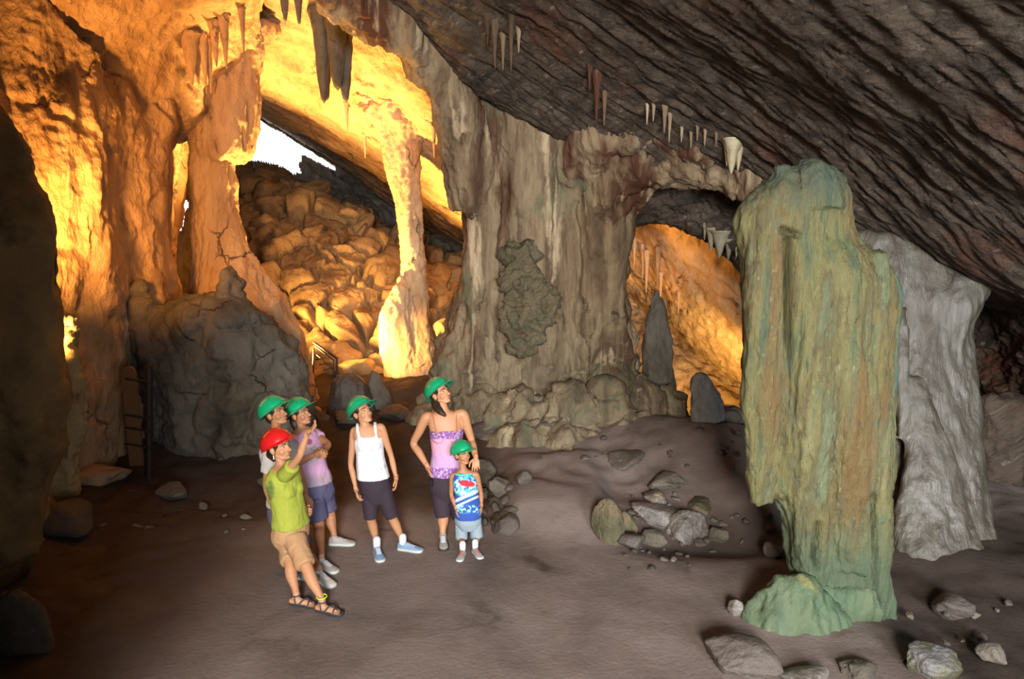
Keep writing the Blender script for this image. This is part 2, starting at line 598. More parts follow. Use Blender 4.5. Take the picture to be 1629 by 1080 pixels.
# ================================================================== FLOOR
def build_floor():
    nx, ny = 310, 320
    x = np.linspace(-9.5, 10.5, nx); y = np.linspace(-7.5, 19.0, ny)
    X, Y = np.meshgrid(x, y)
    p = np.stack([X, Y, 0 * X], -1)
    rough = 0.12 + 0.88 * np.clip(smooth(6.6, 8.5, Y) + smooth(2.2, 3.5, X) + smooth(-2.6, -3.6, X), 0, 1)
    Z = floor_z(X, Y) + rough * (0.13 * fbm(p, 0.9, 5, seed=5) + 0.06 * fbm(p, 3.0, 5, True, 8) - 0.03) + 0.006 * fbm(p, 9, 3, seed=9)
    flat = np.exp(-(((X + 1.6) / 1.5) ** 2 + ((Y - 6.1) / 1.0) ** 2) ** 2)
    Z = Z * (1 - flat) + 0.0 * flat
    G = np.stack([X, Y, Z], -1)
    me = new_mesh('floor', G.reshape(-1, 3), grid_faces(ny, nx))
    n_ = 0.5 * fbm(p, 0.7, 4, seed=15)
    soil_shade = np.clip(smooth(-1.9, -3.2, X + n_) + smooth(6.9, 7.8, Y + n_) * smooth(0.4, -0.6, X) + smooth(2.6, 3.4, X + n_) * smooth(7.6, 6.6, Y), 0, 1)  # dark earth at right; shade painted in at left and behind the group
    soil_shade = np.maximum(soil_shade, np.exp(-((X - 2.2) / 0.9) ** 2 - ((Y - 6.9) / 0.5) ** 2))  # shade beside the slab, painted into the floor colour
    at = me.color_attributes.new('soil_shade', 'FLOAT_COLOR', 'POINT')
    at.data.foreach_set('color', np.repeat(soil_shade.reshape(-1, 1), 4, 1).astype(np.float32).ravel())
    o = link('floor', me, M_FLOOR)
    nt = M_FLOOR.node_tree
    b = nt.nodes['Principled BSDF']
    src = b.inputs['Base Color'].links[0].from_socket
    at = nt.nodes.new('ShaderNodeAttribute'); at.attribute_name = 'soil_shade'
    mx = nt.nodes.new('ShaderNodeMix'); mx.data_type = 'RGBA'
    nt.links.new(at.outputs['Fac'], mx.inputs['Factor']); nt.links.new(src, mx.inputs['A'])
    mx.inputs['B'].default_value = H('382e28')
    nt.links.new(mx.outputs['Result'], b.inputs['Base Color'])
    struct(o)


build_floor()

# ================================================================== SHELL: walls and ceiling of the cave
# main ceiling: banded beds dipping to the right, with the lip over the right-hand arch
ceil_rows = [
    [W(-5.5, -8, 6.0), W(-3, -8, 6.6), W(-1, -8, 6.9), W(1, -8, 6.9), W(3, -8, 6.6), W(5, -8, 5.6), W(7, -8, 4.6), W(8.5, -8, 3.0), W(9, -8, 1.0)],
    [W(-4.5, -2, 6.4), W(-2.5, -2, 6.8), W(-0.5, -2, 6.8), W(1, -2, 6.4), W(2.5, -2, 5.8), W(4, -2, 4.9), W(5.5, -2, 4.0), W(6.5, -2, 2.8), W(7.5, -2, 1.0)],
    [W(-3.8, 2.5, 6.6), W(-2.2, 2.5, 6.7), W(-0.6, 2.5, 6.5), W(0.7, 2.5, 6.1), W(1.9, 2.5, 5.4), W(3.0, 2.5, 4.6), W(4.2, 2.5, 3.8), W(5.2, 2.5, 2.8), W(6.6, 2.5, 1.0)],
    [(440, -260, 7.2), (600, -250, 7.0), (760, -190, 6.8), (900, -120, 6.6), (1050, -60, 6.1), (1220, -10, 5.5), (1420, 60, 5.0), (1629, 140, 4.6), (1900, 260, 4.2)],
    [(470, -120, 8.2), (620, -90, 8.1), (740, -30, 8.1), (870, 30, 8.1), (1020, 80, 7.7), (1190, 130, 7.1), (1400, 220, 6.4), (1629, 330, 5.7), (1900, 420, 5.2)],
    [(520, -50, 8.9), (640, 0, 8.9), (730, 70, 9.0), (850, 130, 9.2), (1000, 180, 9.0), (1170, 225, 8.3), (1380, 330, 7.5), (1629, 440, 6.5), (1900, 520, 5.8)],
    [(545, -20, 9.6), (660, 50, 9.6), (735, 130, 9.7), (860, 200, 9.9), (1010, 262, 9.7), (1165, 272, 9.0), (1400, 385, 8.0), (1629, 478, 7.4), (1900, 560, 6.6)],
    [(560, -40, 10.6), (690, 40, 10.6), (765, 130, 10.8), (880, 220, 10.9), (1040, 292, 10.1), (1178, 308, 9.3), (1420, 420, 8.8), (1629, 500, 9.2), (1900, 600, 8.6)],
]
sheet('ceiling', ceil_rows, 340, 420, strata, M_CEIL)
CEIL = bpy.data.objects['ceiling']

# inner lip behind the arch (dark, carries the pale stalactites)
lip = [[(930, 210, 9.9), (1040, 215, 9.9), (1110, 230, 9.6), (1190, 250, 9.4), (1320, 330, 9.0), (1450, 400, 9.0)],
       [(930, 330, 10.6), (1005, 322, 10.6), (1085, 322, 10.6), (1150, 330, 10.5), (1300, 420, 10.2), (1450, 500, 10)],
       [(930, 400, 11.2), (1000, 362, 11.2), (1065, 352, 11.2), (1130, 385, 11.0), (1250, 480, 10.8), (1450, 600, 10.6)],
       [(930, 400, 12.4), (1000, 340, 12.6), (1065, 330, 12.6), (1130, 360, 12.4), (1250, 450, 12.0), (1450, 580, 12)]]
sheet('trim_1', lip, 80, 190, lambda p, *k: 0.12 * fbm(p, 2, 4, seed=3) + 0.07 * fbm(p, (6, 6, 3), 4, True, 2), M_CEIL)

# sloping roof and back wall of the right-hand chamber, seen through the arch
back_r = [[(880, 130, 11.8), (1000, 180, 12.0), (1090, 230, 12.0), (1180, 300, 11.6), (1320, 420, 11.4)],
          [(880, 280, 13.5), (990, 330, 13.8), (1090, 420, 13.2), (1190, 500, 12.6), (1320, 570, 12.0)],
          [(880, 400, 16.5), (1000, 440, 16.5), (1080, 515, 15.5), (1185, 600, 14.5), (1320, 680, 13.5)],
          [(880, 450, 18.0), (1000, 478, 18.0), (1080, 540, 16.6), (1185, 620, 15.2), (1320, 700, 14.5)],
          [(880, 560, 16.5), (1000, 570, 16.2), (1080, 620, 15.2), (1185, 670, 14.0), (1320, 730, 13.6)],
          [(880, 760, 14.0), (1000, 760, 13.6), (1080, 760, 13.2), (1185, 760, 12.8), (1320, 790, 12.6)]]
sheet('wall_back', back_r, 160, 170, lambda p, *k: strata(p) * 0.9 + 0.10 * fbm(p, 3, 4, True, 3), M_CHAMBER)

# left chamber: brightly lit dipping roof that runs back to the daylight
roof_l = [
    [(-60, -420, 8.2), (120, -400, 8.6), (300, -380, 8.9), (430, -330, 9.0), (560, -260, 9.2), (690, -160, 9.6), (800, 0, 10.4), (940, 200, 11.5)],
    [(60, -120, 10.0), (200, -100, 10.2), (330, -60, 10.6), (440, 0, 11.0), (560, 60, 11.3), (670, 140, 11.8), (770, 250, 12.5), (940, 370, 13)],
    [(180, 40, 12.4), (260, 60, 12.6), (350, 90, 13.0), (440, 135, 13.6), (540, 195, 14.2), (640, 265, 14.8), (745, 345, 15.4), (940, 440, 16)],
    [(200, 90, 17), (270, 110, 17.5), (350, 135, 18), (430, 176, 18.5), (530, 236, 19), (640, 305, 19.5), (745, 380, 20), (940, 480, 20)],
    [(200, 100, 24), (270, 120, 25), (350, 150, 26), (415, 186, 26), (520, 250, 26), (640, 345, 26), (745, 405, 26), (940, 500, 26)],
]
sheet('ceiling_far', roof_l, 240, 300, lambda p, *k: strata(p) * 1.1 + 0.05 * fbm(p, 3, 3, seed=3), M_CHAMBER)

# mass over the left: low roof that ends in the first hanging column
mass_l = [
    [W(-9.0, 2.0, 6.5), W(-7.5, 2.0, 7.0), W(-6, 2.0, 7.2), W(-4.8, 2.0, 7.2), W(-3.6, 2.5, 7.2), W(-2.6, 3, 7.1)],
    [(-500, -200, 6.2), (-150, -260, 6.4), (80, -280, 6.9), (230, -260, 7.4), (370, -240, 8.0), (500, -260, 8.4)],
    [(-420, -20, 7.0), (-60, -50, 7.4), (130, -60, 8.0), (260, -40, 8.7), (350, -20, 9.4), (430, -60, 9.9)],
    [(-350, 60, 7.6), (0, 50, 8.1), (140, 75, 8.8), (270, 70, 9.8), (350, 60, 10.4), (415, 40, 10.9)],
    [(-320, 110, 8.0), (40, 100, 8.7), (170, 150, 9.4), (290, 190, 10.6), (350, 165, 11.2), (415, 110, 11.7)],
    [(-320, 140, 9.4), (60, 150, 10), (190, 175, 10.8), (290, 208, 11.9), (350, 185, 12.2), (412, 130, 12.8)],
    [(-320, -100, 12.4), (60, -100, 12.6), (190, -50, 12.8), (290, 20, 13.2), (350, 30, 13.4), (412, 20, 13.8)],
]
sheet('ceiling_left', mass_l, 210, 220, lambda p, *k: 0.17 * fbm(p, 1.0, 5, seed=11) + 0.06 * fbm(p, (3, 3, 4), 4, True, 12), M_CHAMBER)

# left wall: fluted orange flowstone
wl = [
    [(-500, -40, 5.5), (-120, -60, 7.0), (40, -20, 7.8), (120, 60, 8.4), (175, 120, 9.1), (235, 150, 9.9), (290, 170, 10.8), (300, 170, 13.5)],
    [(-500, 120, 5.0), (-120, 100, 6.6), (20, 110, 7.6), (100, 150, 8.1), (165, 180, 8.7), (230, 200, 9.6), (272, 215, 10.5), (296, 210, 13.5)],
    [(-500, 260, 4.8), (-120, 250, 6.3), (20, 260, 7.4), (100, 260, 7.9), (160, 260, 8.5), (215, 290, 9.3), (262, 290, 10.2), (290, 290, 13.5)],
    [(-500, 400, 4.8), (-120, 400, 6.2), (20, 400, 7.2), (90, 400, 7.6), (158, 400, 8.3), (215, 400, 9.2), (256, 400, 10.0), (280, 400, 13.5)],
    [(-500, 520, 4.8), (-120, 520, 6.0), (30, 520, 7.0), (92, 520, 7.5), (150, 520, 8.2), (205, 520, 9.1), (272, 510, 9.9), (290, 510, 13.5)],
    [(-500, 640, 4.7), (-120, 640, 5.8), (30, 640, 6.9), (100, 640, 7.4), (150, 640, 8.1), (200, 640, 9.0), (272, 630, 9.9), (300, 630, 13.5)],
    [(-500, 740, 4.6), (-120, 740, 5.6), (30, 740, 6.7), (100, 735, 7.3), (150, 730, 8.0), (200, 725, 8.9), (272, 720, 9.8), (300, 720, 13.5)],
    [(-500, 900, 4.4), (-120, 860, 5.4), (30, 840, 6.4), (100, 830, 7.0), (150, 810, 7.7), (200, 790, 8.6), (272, 780, 9.6), (300, 780, 13.5)],
]


def d_leftwall(p, *k):
    return (0.26 * fbm(p, (1.2, 1.2, 0.5), 3, seed=21) + 0.03 * fbm(p, (4.0, 4.0, 1.2), 4, True, 22)
            + 0.035 * fbm(p, (1.5, 1.5, 3.2), 4, True, 23) + 0.05 * blocks(p, (0.9, 0.9, 0.6), 1.0, 0.8, 2) + 0.02 * fbm(p, 9, 3, seed=3))


sheet('wall_left', wl, 310, 280, d_leftwall, M_CHAMBER)

# rock behind the narrow gap beside the hanging column, with a leaf-shaped opening to daylight
gap = [[(200, 120, 13.5), (290, 120, 13.5), (340, 110, 14.5)], [(200, 320, 13.2), (290, 320, 13.4), (340, 320, 14.5)],
       [(200, 640, 12.6), (290, 640, 12.8), (340, 640, 14)]]
LEAF = [(296, 316), (301, 326), (294, 338), (292, 355), (288, 366), (281, 366), (279, 352), (282, 330), (290, 321)]


def leaf_hole(c):
    x, y = project(c)
    return inpoly(x, y, LEAF)


sheet('wall_back_left', gap, 170, 80, lambda p, *k: 0.10 * fbm(p, (3, 3, 1), 4, True, 3), M_DARK, holes=leaf_hole)

# far wall under the roof, grey in daylight, with two slits of open sky
far = [[(330, 60, 27), (420, 110, 27), (520, 180, 27), (640, 270, 27), (760, 340, 27), (900, 400, 27)],
       [(330, 230, 24), (420, 260, 24), (520, 300, 24), (640, 360, 24), (760, 410, 24), (900, 470, 24)],
       [(330, 460, 19), (420, 470, 19), (520, 480, 19), (640, 480, 19), (760, 500, 19), (900, 540, 19)]]
SLITS = [[(395, 150), (412, 190), (432, 203), (452, 213), (470, 226), (500, 244), (536, 266), (534, 272), (505, 258), (482, 246), (474, 262),
          (480, 276), (466, 276), (455, 268), (440, 262), (425, 258), (400, 255), (380, 200)],
         [(668, 303), (684, 309), (707, 322), (706, 328), (690, 322), (670, 312)]]


def slit_holes(c):
    x, y = project(c)
    j = 3.0 * fbm(c, 3.0, 3)
    return inpoly(x + j, y + j, SLITS[0]) | inpoly(x, y, SLITS[1])


sheet('wall_far', far, 180, 250, lambda p, *k: 0.35 * fbm(p, (1, 1, 0.5), 4, True, 3), M_GREY, holes=slit_holes)

# breakdown slope that climbs to the daylight
slope = [[(330, 240, 22), (400, 272, 21.5), (480, 300, 21), (560, 340, 20.5), (620, 366, 20), (700, 410, 19.5), (800, 440, 19)],
         [(330, 300, 18.5), (400, 300, 18.5), (480, 320, 18.2), (560, 360, 17.8), (620, 400, 17.6), (700, 440, 17.4), (800, 470, 17)],
         [(330, 420, 16), (400, 420, 16), (480, 430, 15.6), (560, 440, 15.5), (620, 455, 15.5), (700, 480, 15.5), (800, 510, 15.5)],
         [(330, 560, 14), (400, 540, 14), (480, 540, 14), (560, 520, 14.2), (620, 520, 14.2), (700, 530, 14.2), (800, 560, 14.2)],
         [(330, 660, 12.6), (400, 650, 12.8), (480, 630, 13), (560, 600, 13.2), (620, 590, 13.4), (700, 600, 13.4), (800, 620, 13.4)],
         [(330, 720, 11.6), (400, 710, 11.8), (480, 690, 11.8), (560, 670, 12.0), (620, 650, 12.2), (700, 650, 12.4), (800, 670, 12.4)]]
sheet('trim_2', slope, 240, 240, lambda p, *k: 0.18 * fbm(p, 0.8, 4, True, 31) + 0.05 * fbm(p, 2.5, 4, True, 32) + blocks(p, 1.25, 0.5, 0.3, 3), M_SLOPE)
SLOPE = bpy.data.objects['trim_2']

# right-hand recess and wall beyond the flowstone
wr = [[(1380, 350, 9.5), (1500, 400, 9.8), (1600, 430, 9.0), (1720, 460, 7.6), (1950, 500, 6.2), W(7.4, 1, 3.2), W(8.6, -8, 3.6)],
      [(1380, 500, 10.5), (1500, 540, 10.5), (1600, 560, 9.6), (1720, 600, 7.8), (1950, 640, 6.2), W(7.0, 1, 2.2), W(8.6, -8, 2)],
      [(1380, 700, 10), (1500, 720, 10), (1600, 730, 8.8), (1720, 740, 7.4), (1950, 760, 6.0), W(6.8, 1, 1.0), W(8.6, -8, 1)],
      [(1380, 900, 8.8), (1500, 880, 8.8), (1600, 880, 8.2), (1720, 920, 6.8), (1950, 980, 5.6), W(6.5, 1, -0.4), W(8.6, -8, -0.4)]]
sheet('wall_right', wr, 150, 240, lambda p, *k: strata(p) * 1.2 + 0.12 * fbm(p, (1.6, 1.6, 2.4), 4, True, 3), M_CEIL)

# unseen near left wall, shaped and placed to keep the daylight off the left side
nl = [[W(-3.6, -8, 7), W(-2.9, -4, 7.2), W(-2.1, -1, 7.2), W(-1.75, 1.3, 7.1), W(-2.3, 2.3, 7.1), W(-4.2, 3.2, 7.2), W(-7.5, 3.2, 7.2)],
      [W(-3.6, -8, 4), W(-3.0, -4, 4), W(-2.1, -1, 4), W(-1.75, 1.3, 4), W(-2.3, 2.3, 4), W(-4.2, 3.0, 4), W(-7.5, 3.0, 4)],
      [W(-3.6, -8, 1.5), W(-3.0, -4, 1.5), W(-2.3, -1, 1.5), W(-1.9, 1.0, 1.5), W(-2.6, 2.0, 1.5), W(-4.2, 2.8, 1.5), W(-7.5, 2.8, 1.5)],
      [W(-3.6, -8, -.3), W(-3.0, -4, -.3), W(-2.4, -1, -.3), W(-2.1, 1.0, -.3), W(-2.8, 2.0, -.3), W(-4.2, 2.6, -.3), W(-7.5, 2.8, -.3)]]
sheet('wall_near_occluder', nl, 60, 110, d_wall(0.12, 0.05), M_DARK)
# outer left wall closing the chamber
ol = [[W(-7.4, 2.4, 7.6), W(-8.6, 6, 7.8), W(-9, 12, 9)], [W(-7.4, 2.4, 3), W(-8.4, 6, 3), W(-8.6, 12, 3)],
      [W(-7.4, 2.4, -.4), W(-8.4, 6, -.4), W(-8.6, 12, -.4)]]
sheet('wall_outer_left', ol, 40, 60, d_wall(), M_DARK)


def lid(name, pts, mat):
    o = link(name, new_mesh(name, pts, [tuple(range(len(pts)))], False), mat)
    struct(o)


# unseen slabs added to keep the sky out of every gap except the openings
def slab(name, x0, x1, y0, y1, z0, z1):
    v = [(x, y, z) for z in (z0, z1) for y in (y0, y1) for x in (x0, x1)]
    f = [(0, 1, 3, 2), (4, 6, 7, 5), (0, 4, 5, 1), (1, 5, 7, 3), (3, 7, 6, 2), (2, 6, 4, 0)]
    struct(link(name, new_mesh(name, v, f, False), M_DARK))


slab('ceiling_sky_block', -12, 14, -8, 17.5, 9.6, 10.4)  # added lid, stops sky light leaking in over the rock sheets
slab('wall_outer_west', -12.4, -12, -8, 22, -1, 10.4)
slab('wall_outer_east', 14, 14.4, -8, 24, -1, 10.4)
slab('wall_rear_sky_block', -9, 12, -8.6, -8.1, -1, 10.4)  # added behind the daylight lamp to shut out sky light
slab('wall_outer_back', -2.4, 14, 28.5, 29, -1, 10.4)

# ================================================================== COLUMNS
# the great column in the middle
gc = loft_grid([(-60, 560, 1110), (20, 620, 1080), (70, 664, 1060), (130, 698, 1050), (200, 722, 1058), (260, 730, 1052), (310, 740, 1030),
                (350, 744, 1006), (400, 744, 994), (450, 734, 990), (500, 722, 995), (560, 708, 1000), (610, 694, 1010),
                (650, 676, 1035), (690, 650, 1070)], 10.9, 130, 150, 0.62)
# ribs and the arch shoulder to the right
sh = loft_grid([(180, 900, 1080, 10.3), (230, 930, 1150, 10.2), (262, 960, 1180, 10.2), (284, 985, 1200, 10.3)], 10.3, 40, 60, 0.55)
rb = loft_grid([(230, 930, 1010), (330, 940, 1004), (450, 950, 990), (560, 945, 998), (650, 930, 1020), (690, 920, 1040)], 10.1, 60, 50, 0.8)
rb2 = loft_grid([(120, 720, 800), (220, 735, 800), (330, 745, 800), (430, 745, 800), (560, 715, 800), (690, 660, 800)], 10.25, 60, 50, 0.7)


def tube(path, radii, m=90, k=28):
    """swept round rock rib through path points"""
    C = crom(np.array(path, float), m); r = crom(np.array(radii, float)[:, None], m)
    T = np.gradient(C, axis=0); T /= np.linalg.norm(T, axis=1)[:, None]
    up = np.array([0, 1.0, 0.0])
    A = np.cross(T, up); A /= np.linalg.norm(A, axis=1)[:, None] + 1e-9
    B = np.cross(T, A)
    th = np.linspace(0, 2 * np.pi, k, endpoint=False)
    return C[:, None] + r[:, None] * (A[:, None] * np.cos(th)[None, :, None] + B[:, None] * np.sin(th)[None, :, None])


arch = tube([P(930, 520, 10.4), P(955, 430, 10.3), P(960, 350, 10.2), P(985, 285, 10.0), P(1030, 248, 9.8), P(1085, 236, 9.6), P(1140, 240, 9.4), P(1200, 262, 9.1), P(1280, 310, 8.7)],
            [.36, .34, .36, .42, .44, .46, .44, .44, .42])
arch2 = tube([P(890, 400, 10.9), P(915, 290, 10.4), P(970, 215, 9.8), P(1060, 195, 9.4), P(1150, 215, 9.0)], [.40, .46, .45, .4, .35])
fl = tube([P(752, 330, 10.3), P(742, 230, 10.1), P(715, 140, 9.8), P(670, 70, 9.5), P(600, 20, 9.2), P(520, -20, 9.0)], [.3, .32, .32, .32, .32, .32])


def d_main(v, N=None):
    low = smooth(2.4, 1.0, v[:, 2])
    return (0.17 * fbm(v, (1.8, 1.8, 0.3), 4, True, 41) + 0.06 * fbm(v, (6, 6, 0.8), 4, True, 42) + 0.09 * fbm(v, 2.2, 5, seed=43)
            + low * (0.10 * fbm(v, 2.2, 4, True, 44) + 0.08 * blocks(v, 2.2, 1.0, 0.5, 5)) + 0.02 * fbm(v, 12, 3, seed=45) - 0.08)


def grid_shape(g):
    return close_grid(g)


toes = []
for px, py, wd, hh, Y_ in [(760, 660, 46, 40, 9.6), (830, 655, 50, 34, 9.4), (905, 660, 50, 40, 9.35), (965, 662, 40, 50, 9.4), (1020, 655, 40, 46, 9.7), (1062, 650, 30, 34, 9.9), (700, 665, 40, 26, 9.8), (1000, 690, 70, 24, 9.3), (870, 685, 80, 20, 9.2)]:
    toes.append(loft_grid([(py - hh, px - wd * .25, px + wd * .25), (py - hh * .6, px - wd * .6, px + wd * .6), (py, px - wd, px + wd), (py + 30, px - wd * 1.25, px + wd * 1.25)], Y_ + 0.25, 30, 40, 0.6))
c1 = column('cave_column', [grid_shape(g) for g in [gc, sh, rb, rb2, arch, arch2, fl] + toes], d_main, M_MAIN, 0.035, 9)
tag(c1, 'huge fluted grey-brown rock column in the middle, from floor to roof', 'rock column')

# algae-green nodular crust low on the great column: a skin of the column
cr = loft_grid([(388, 822, 846, 10.03), (404, 800, 856, 9.98), (425, 806, 850, 9.94), (450, 800, 868, 9.9), (480, 810, 884, 9.86), (500, 800, 880, 9.82), (530, 806, 862, 9.78), (560, 812, 846, 9.8)], 9.8, 90, 90, 0.4)
v, f = remesh([close_grid(cr)], 0.02, 2)
v = rockify(v, f, lambda v, N: 0.16 * fbm(v, 4.5, 5, True, 51) + 0.04 * fbm(v, 14, 3, seed=52) - 0.03)
tag(link('crust', new_mesh('crust', v, f), M_GREENISH, c1), 'green and rust knobbly crust')

# left hanging column that sweeps out to the right at its foot
g1 = loft_grid([(40, 300, 440), (90, 300, 418), (130, 302, 408), (180, 303, 407), (215, 304, 404), (240, 306, 400), (256, 310, 385)], 11.3, 60, 90, 0.7)
g2 = loft_grid([(190, 304, 372), (250, 304, 370), (300, 308, 374), (350, 312, 380), (400, 312, 394), (450, 310, 430), (500, 318, 464),
                (550, 350, 483), (600, 400, 494), (650, 430, 505), (690, 440, 520)], 11.3, 110, 100, 0.7)


def d_orange(v, N=None):
    return (0.10 * fbm(v, (2.4, 2.4, 0.4), 4, True, 61) + 0.05 * fbm(v, (7, 7, 1.2), 4, True, 62) + 0.05 * fbm(v, 2.5, 4, seed=63)
            + 0.015 * fbm(v, 12, 3, seed=64) - 0.05)


c2 = column('cave_column', [close_grid(g) for g in (g1, g2)], d_orange, M_CHAMBER, 0.03, 3)
tag(c2, 'orange-lit column at left sweeping out to the right behind the dark boulder', 'rock column')

# slender bright column with a stump at its side
g1 = loft_grid([(10, 470, 730, 11.6), (50, 530, 720, 12), (100, 572, 716, 12.5), (150, 590, 712), (190, 602, 690), (225, 608, 668), (270, 616, 666), (320, 628, 668),
                (380, 636, 672), (440, 638, 676), (500, 634, 682), (550, 626, 692), (590, 612, 704), (620, 590, 720)], 13, 130, 90, 0.75)
g2 = loft_grid([(452, 634, 641), (470, 622, 650), (500, 606, 650), (540, 605, 655), (590, 612, 660), (612, 600, 670)], 12.7, 60, 50, 0.7)
g3 = loft_grid([(436, 636, 638), (450, 634, 646), (480, 632, 656), (510, 636, 660)], 12.8, 40, 30, 0.7)


def d_slim(v, N=None):
    hi = smooth(4.6, 5.4, v[:, 2])
    return (0.06 * fbm(v, (3, 3, 0.6), 4, True, 71) + 0.05 * fbm(v, (6, 6, 3), 4, True, 72) + hi * 0.34 * fbm(v, (2.6, 2.6, 1.6), 5, True, 73)
            + 0.02 * fbm(v, 14, 3, seed=74) - 0.03)


c3 = column('cave_column', [close_grid(g) for g in (g1, g2, g3)], d_slim, M_CHAMBER, 0.03, 2)
tag(c3, 'slender bright orange column with a short stump at its foot', 'rock column')

# the big dark boulder at left
g1 = loft_grid([(466, 315, 380), (482, 290, 392), (497, 220, 412), (520, 206, 440), (550, 203, 464), (580, 205, 477), (620, 225, 491),
                (660, 236, 500), (700, 238, 506), (745, 238, 506), (800, 236, 500)], 9.4, 90, 140, 0.45)
g2 = loft_grid([(452, 214, 226), (464, 208, 234), (482, 203, 244), (505, 202, 256), (540, 202, 264)], 9.2, 40, 40, 0.8)
g3 = loft_grid([(426, 356, 366), (440, 351, 373), (458, 345, 380), (470, 340, 386), (485, 330, 400), (510, 320, 420)], 9.3, 40, 40, 0.8)


def d_dark(v, N=None):
    return (0.07 * blocks(v, 1.4, 1.0, 0.6, 4) + 0.16 * fbm(v, 1.4, 5, seed=81) + 0.13 * fbm(v, (2.0, 2.0, 1.4), 5, True, 82) + 0.03 * fbm(v, (9, 9, 5), 4, True, 83) - 0.04)


o = column('boulder', [close_grid(g) for g in (g1, g2, g3)], d_dark, M_DARK, 0.03, 3)
tag(o, 'big dark grey boulder with two pointed tips behind the visitors in helmets', 'boulder')

# near dark wall at the far left edge
g1 = loft_grid([(120, -420, -80), (190, -420, -20), (250, -420, 6), (300, -420, 30), (360, -420, 58), (420, -420, 70), (520, -420, 72), (620, -420, 70),
                (680, -420, 62), (740, -420, 55), (800, -420, 40), (880, -420, 22), (1000, -420, 10), (1150, -420, 0)], 5.6, 120, 140, 0.4)
v, f = remesh([close_grid(g1)], 0.045, 2)
v = rockify(v, f, lambda v, N: 0.22 * fbm(v, (1.8, 1.8, 0.6), 5, True, 91) + 0.08 * fbm(v, (5, 5, 1.6), 4, True, 92) - .05)
o = link('flowstone_drapery', new_mesh('flowstone_drapery', v, f), M_SLOPE, None, base_of(v))
tag(o, 'dark brown shadowed rock drapery at the left edge', 'rock')

g1 = loft_grid([(505, 88, 118), (540, 74, 116), (580, 78, 120), (620, 60, 124), (660, 66, 124), (700, 72, 122), (740, 70, 118), (790, 60, 120)], 7.1, 90, 70, 0.7)
v, f = remesh([close_grid(g1)], 0.018, 2)
v = rockify(v, f, lambda v, N: 0.10 * fbm(v, (5, 5, 1.4), 4, True, 93) + 0.05 * fbm(v, (9, 9, 9), 3, True, 94) - .03)
M_YEL = rock_mat('yellow_dripstone', [H('8a7c58'), H('a89a70'), H('b8ac84')], (4, 4, 1), [(H('5c4c34'), (3, 3, 2), 0.55, 0.7)],
                 [(0.8, (10, 10, 4), 0.05)], 0.7)
o = link('stalagmite', new_mesh('stalagmite', v, f), M_YEL, None, base_of(v))
tag(o, 'pale yellow knobbly dripstone at the foot of the left wall', 'stalagmite')

# green-yellow monolith in the foreground right
g1 = loft_grid([(262, 1285, 1318), (272, 1246, 1332), (285, 1226, 1342), (300, 1205, 1350), (320, 1182, 1352), (345, 1168, 1355), (375, 1172, 1362),
                (420, 1180, 1405), (470, 1184, 1424), (540, 1186, 1424), (620, 1188, 1423), (700, 1196, 1421), (745, 1205, 1420),
                (775, 1210, 1414), (800, 1232, 1410), (830, 1248, 1408), (870, 1254, 1404), (910, 1262, 1402), (950, 1264, 1404),
                (1000, 1262, 1410), (1080, 1258, 1414)], 5.35, 200, 160, 0.42)
g2 = loft_grid([(256, 1286, 1300), (266, 1276, 1322), (290, 1262, 1336), (330, 1250, 1345)], 5.3, 40, 50, 0.8)
g2b = loft_grid([(262, 1236, 1252), (275, 1228, 1264), (300, 1215, 1275), (340, 1205, 1280)], 5.3, 40, 50, 0.8)
g3 = loft_grid([(925, 1405, 1412), (960, 1395, 1420), (1010, 1395, 1422), (1075, 1395, 1422)], 5.25, 40, 40, 0.9)
rbs = [loft_grid([(a, x - w_ * .6, x + w_ * .6, 5.26), ((a + b_) / 2, x - w_, x + w_, 5.2), (b_, x - w_ * .7, x + w_ * .7, 5.26)], 5, 50, 40, 0.8)
       for a, b_, x, w_ in ((330, 800, 1212, 26), (300, 900, 1290, 36), (430, 900, 1350, 40), (400, 1040, 1395, 22), (760, 1050, 1388, 12), (720, 950, 1292, 26))]


def d_green(v, N=None):
    h = v[:, 2]
    slot = 0
    return (0.05 * fbm(v, (3.0, 3.0, 0.4), 4, True, 101) + 0.028 * fbm(v, (11, 11, 0.8), 4, True, 102) + 0.03 * fbm(v, 2.5, 4, seed=103)
            + 0.014 * fbm(v, (18, 18, 6), 4, True, 104) - 0.03 + slot)


v, f = remesh([close_grid(g) for g in [g1, g2, g2b, g3] + rbs], 0.0185, 4)
v = rockify(v, f, d_green)
# split seam down the face and the hollow at its foot, carved into the surface
px_, py_ = project(v)
seam = (np.exp(-((px_ - (1253 + 0.012 * (py_ - 370))) / 4.5) ** 2) * smooth(365, 378, py_) * smooth(620, 520, py_)
        + np.exp(-((py_ - 368 - 0.35 * (px_ - 1253)) / 4.0) ** 2) * smooth(18, 12, np.abs(px_ - 1258))
        + np.exp(-((px_ - (1303 - 0.11 * (py_ - 830))) / 5.0) ** 2) * smooth(826, 842, py_) * smooth(925, 890, py_)
        + np.exp(-((px_ - 1388 - 0.02 * (py_ - 700)) / 2.5) ** 2) * smooth(780, 800, py_))
front = smooth(5.3, 5.15, v[:, 1])
v[:, 1] += 0.17 * np.clip(seam, 0, 1) * front
mono_base = base_of(v)
mono = link('dripstone_monolith', new_mesh('dripstone_monolith', v, f), M_GREEN, None, mono_base)
tag(mono, 'tall green and yellow standing dripstone slab in the right foreground', 'stalagmite')
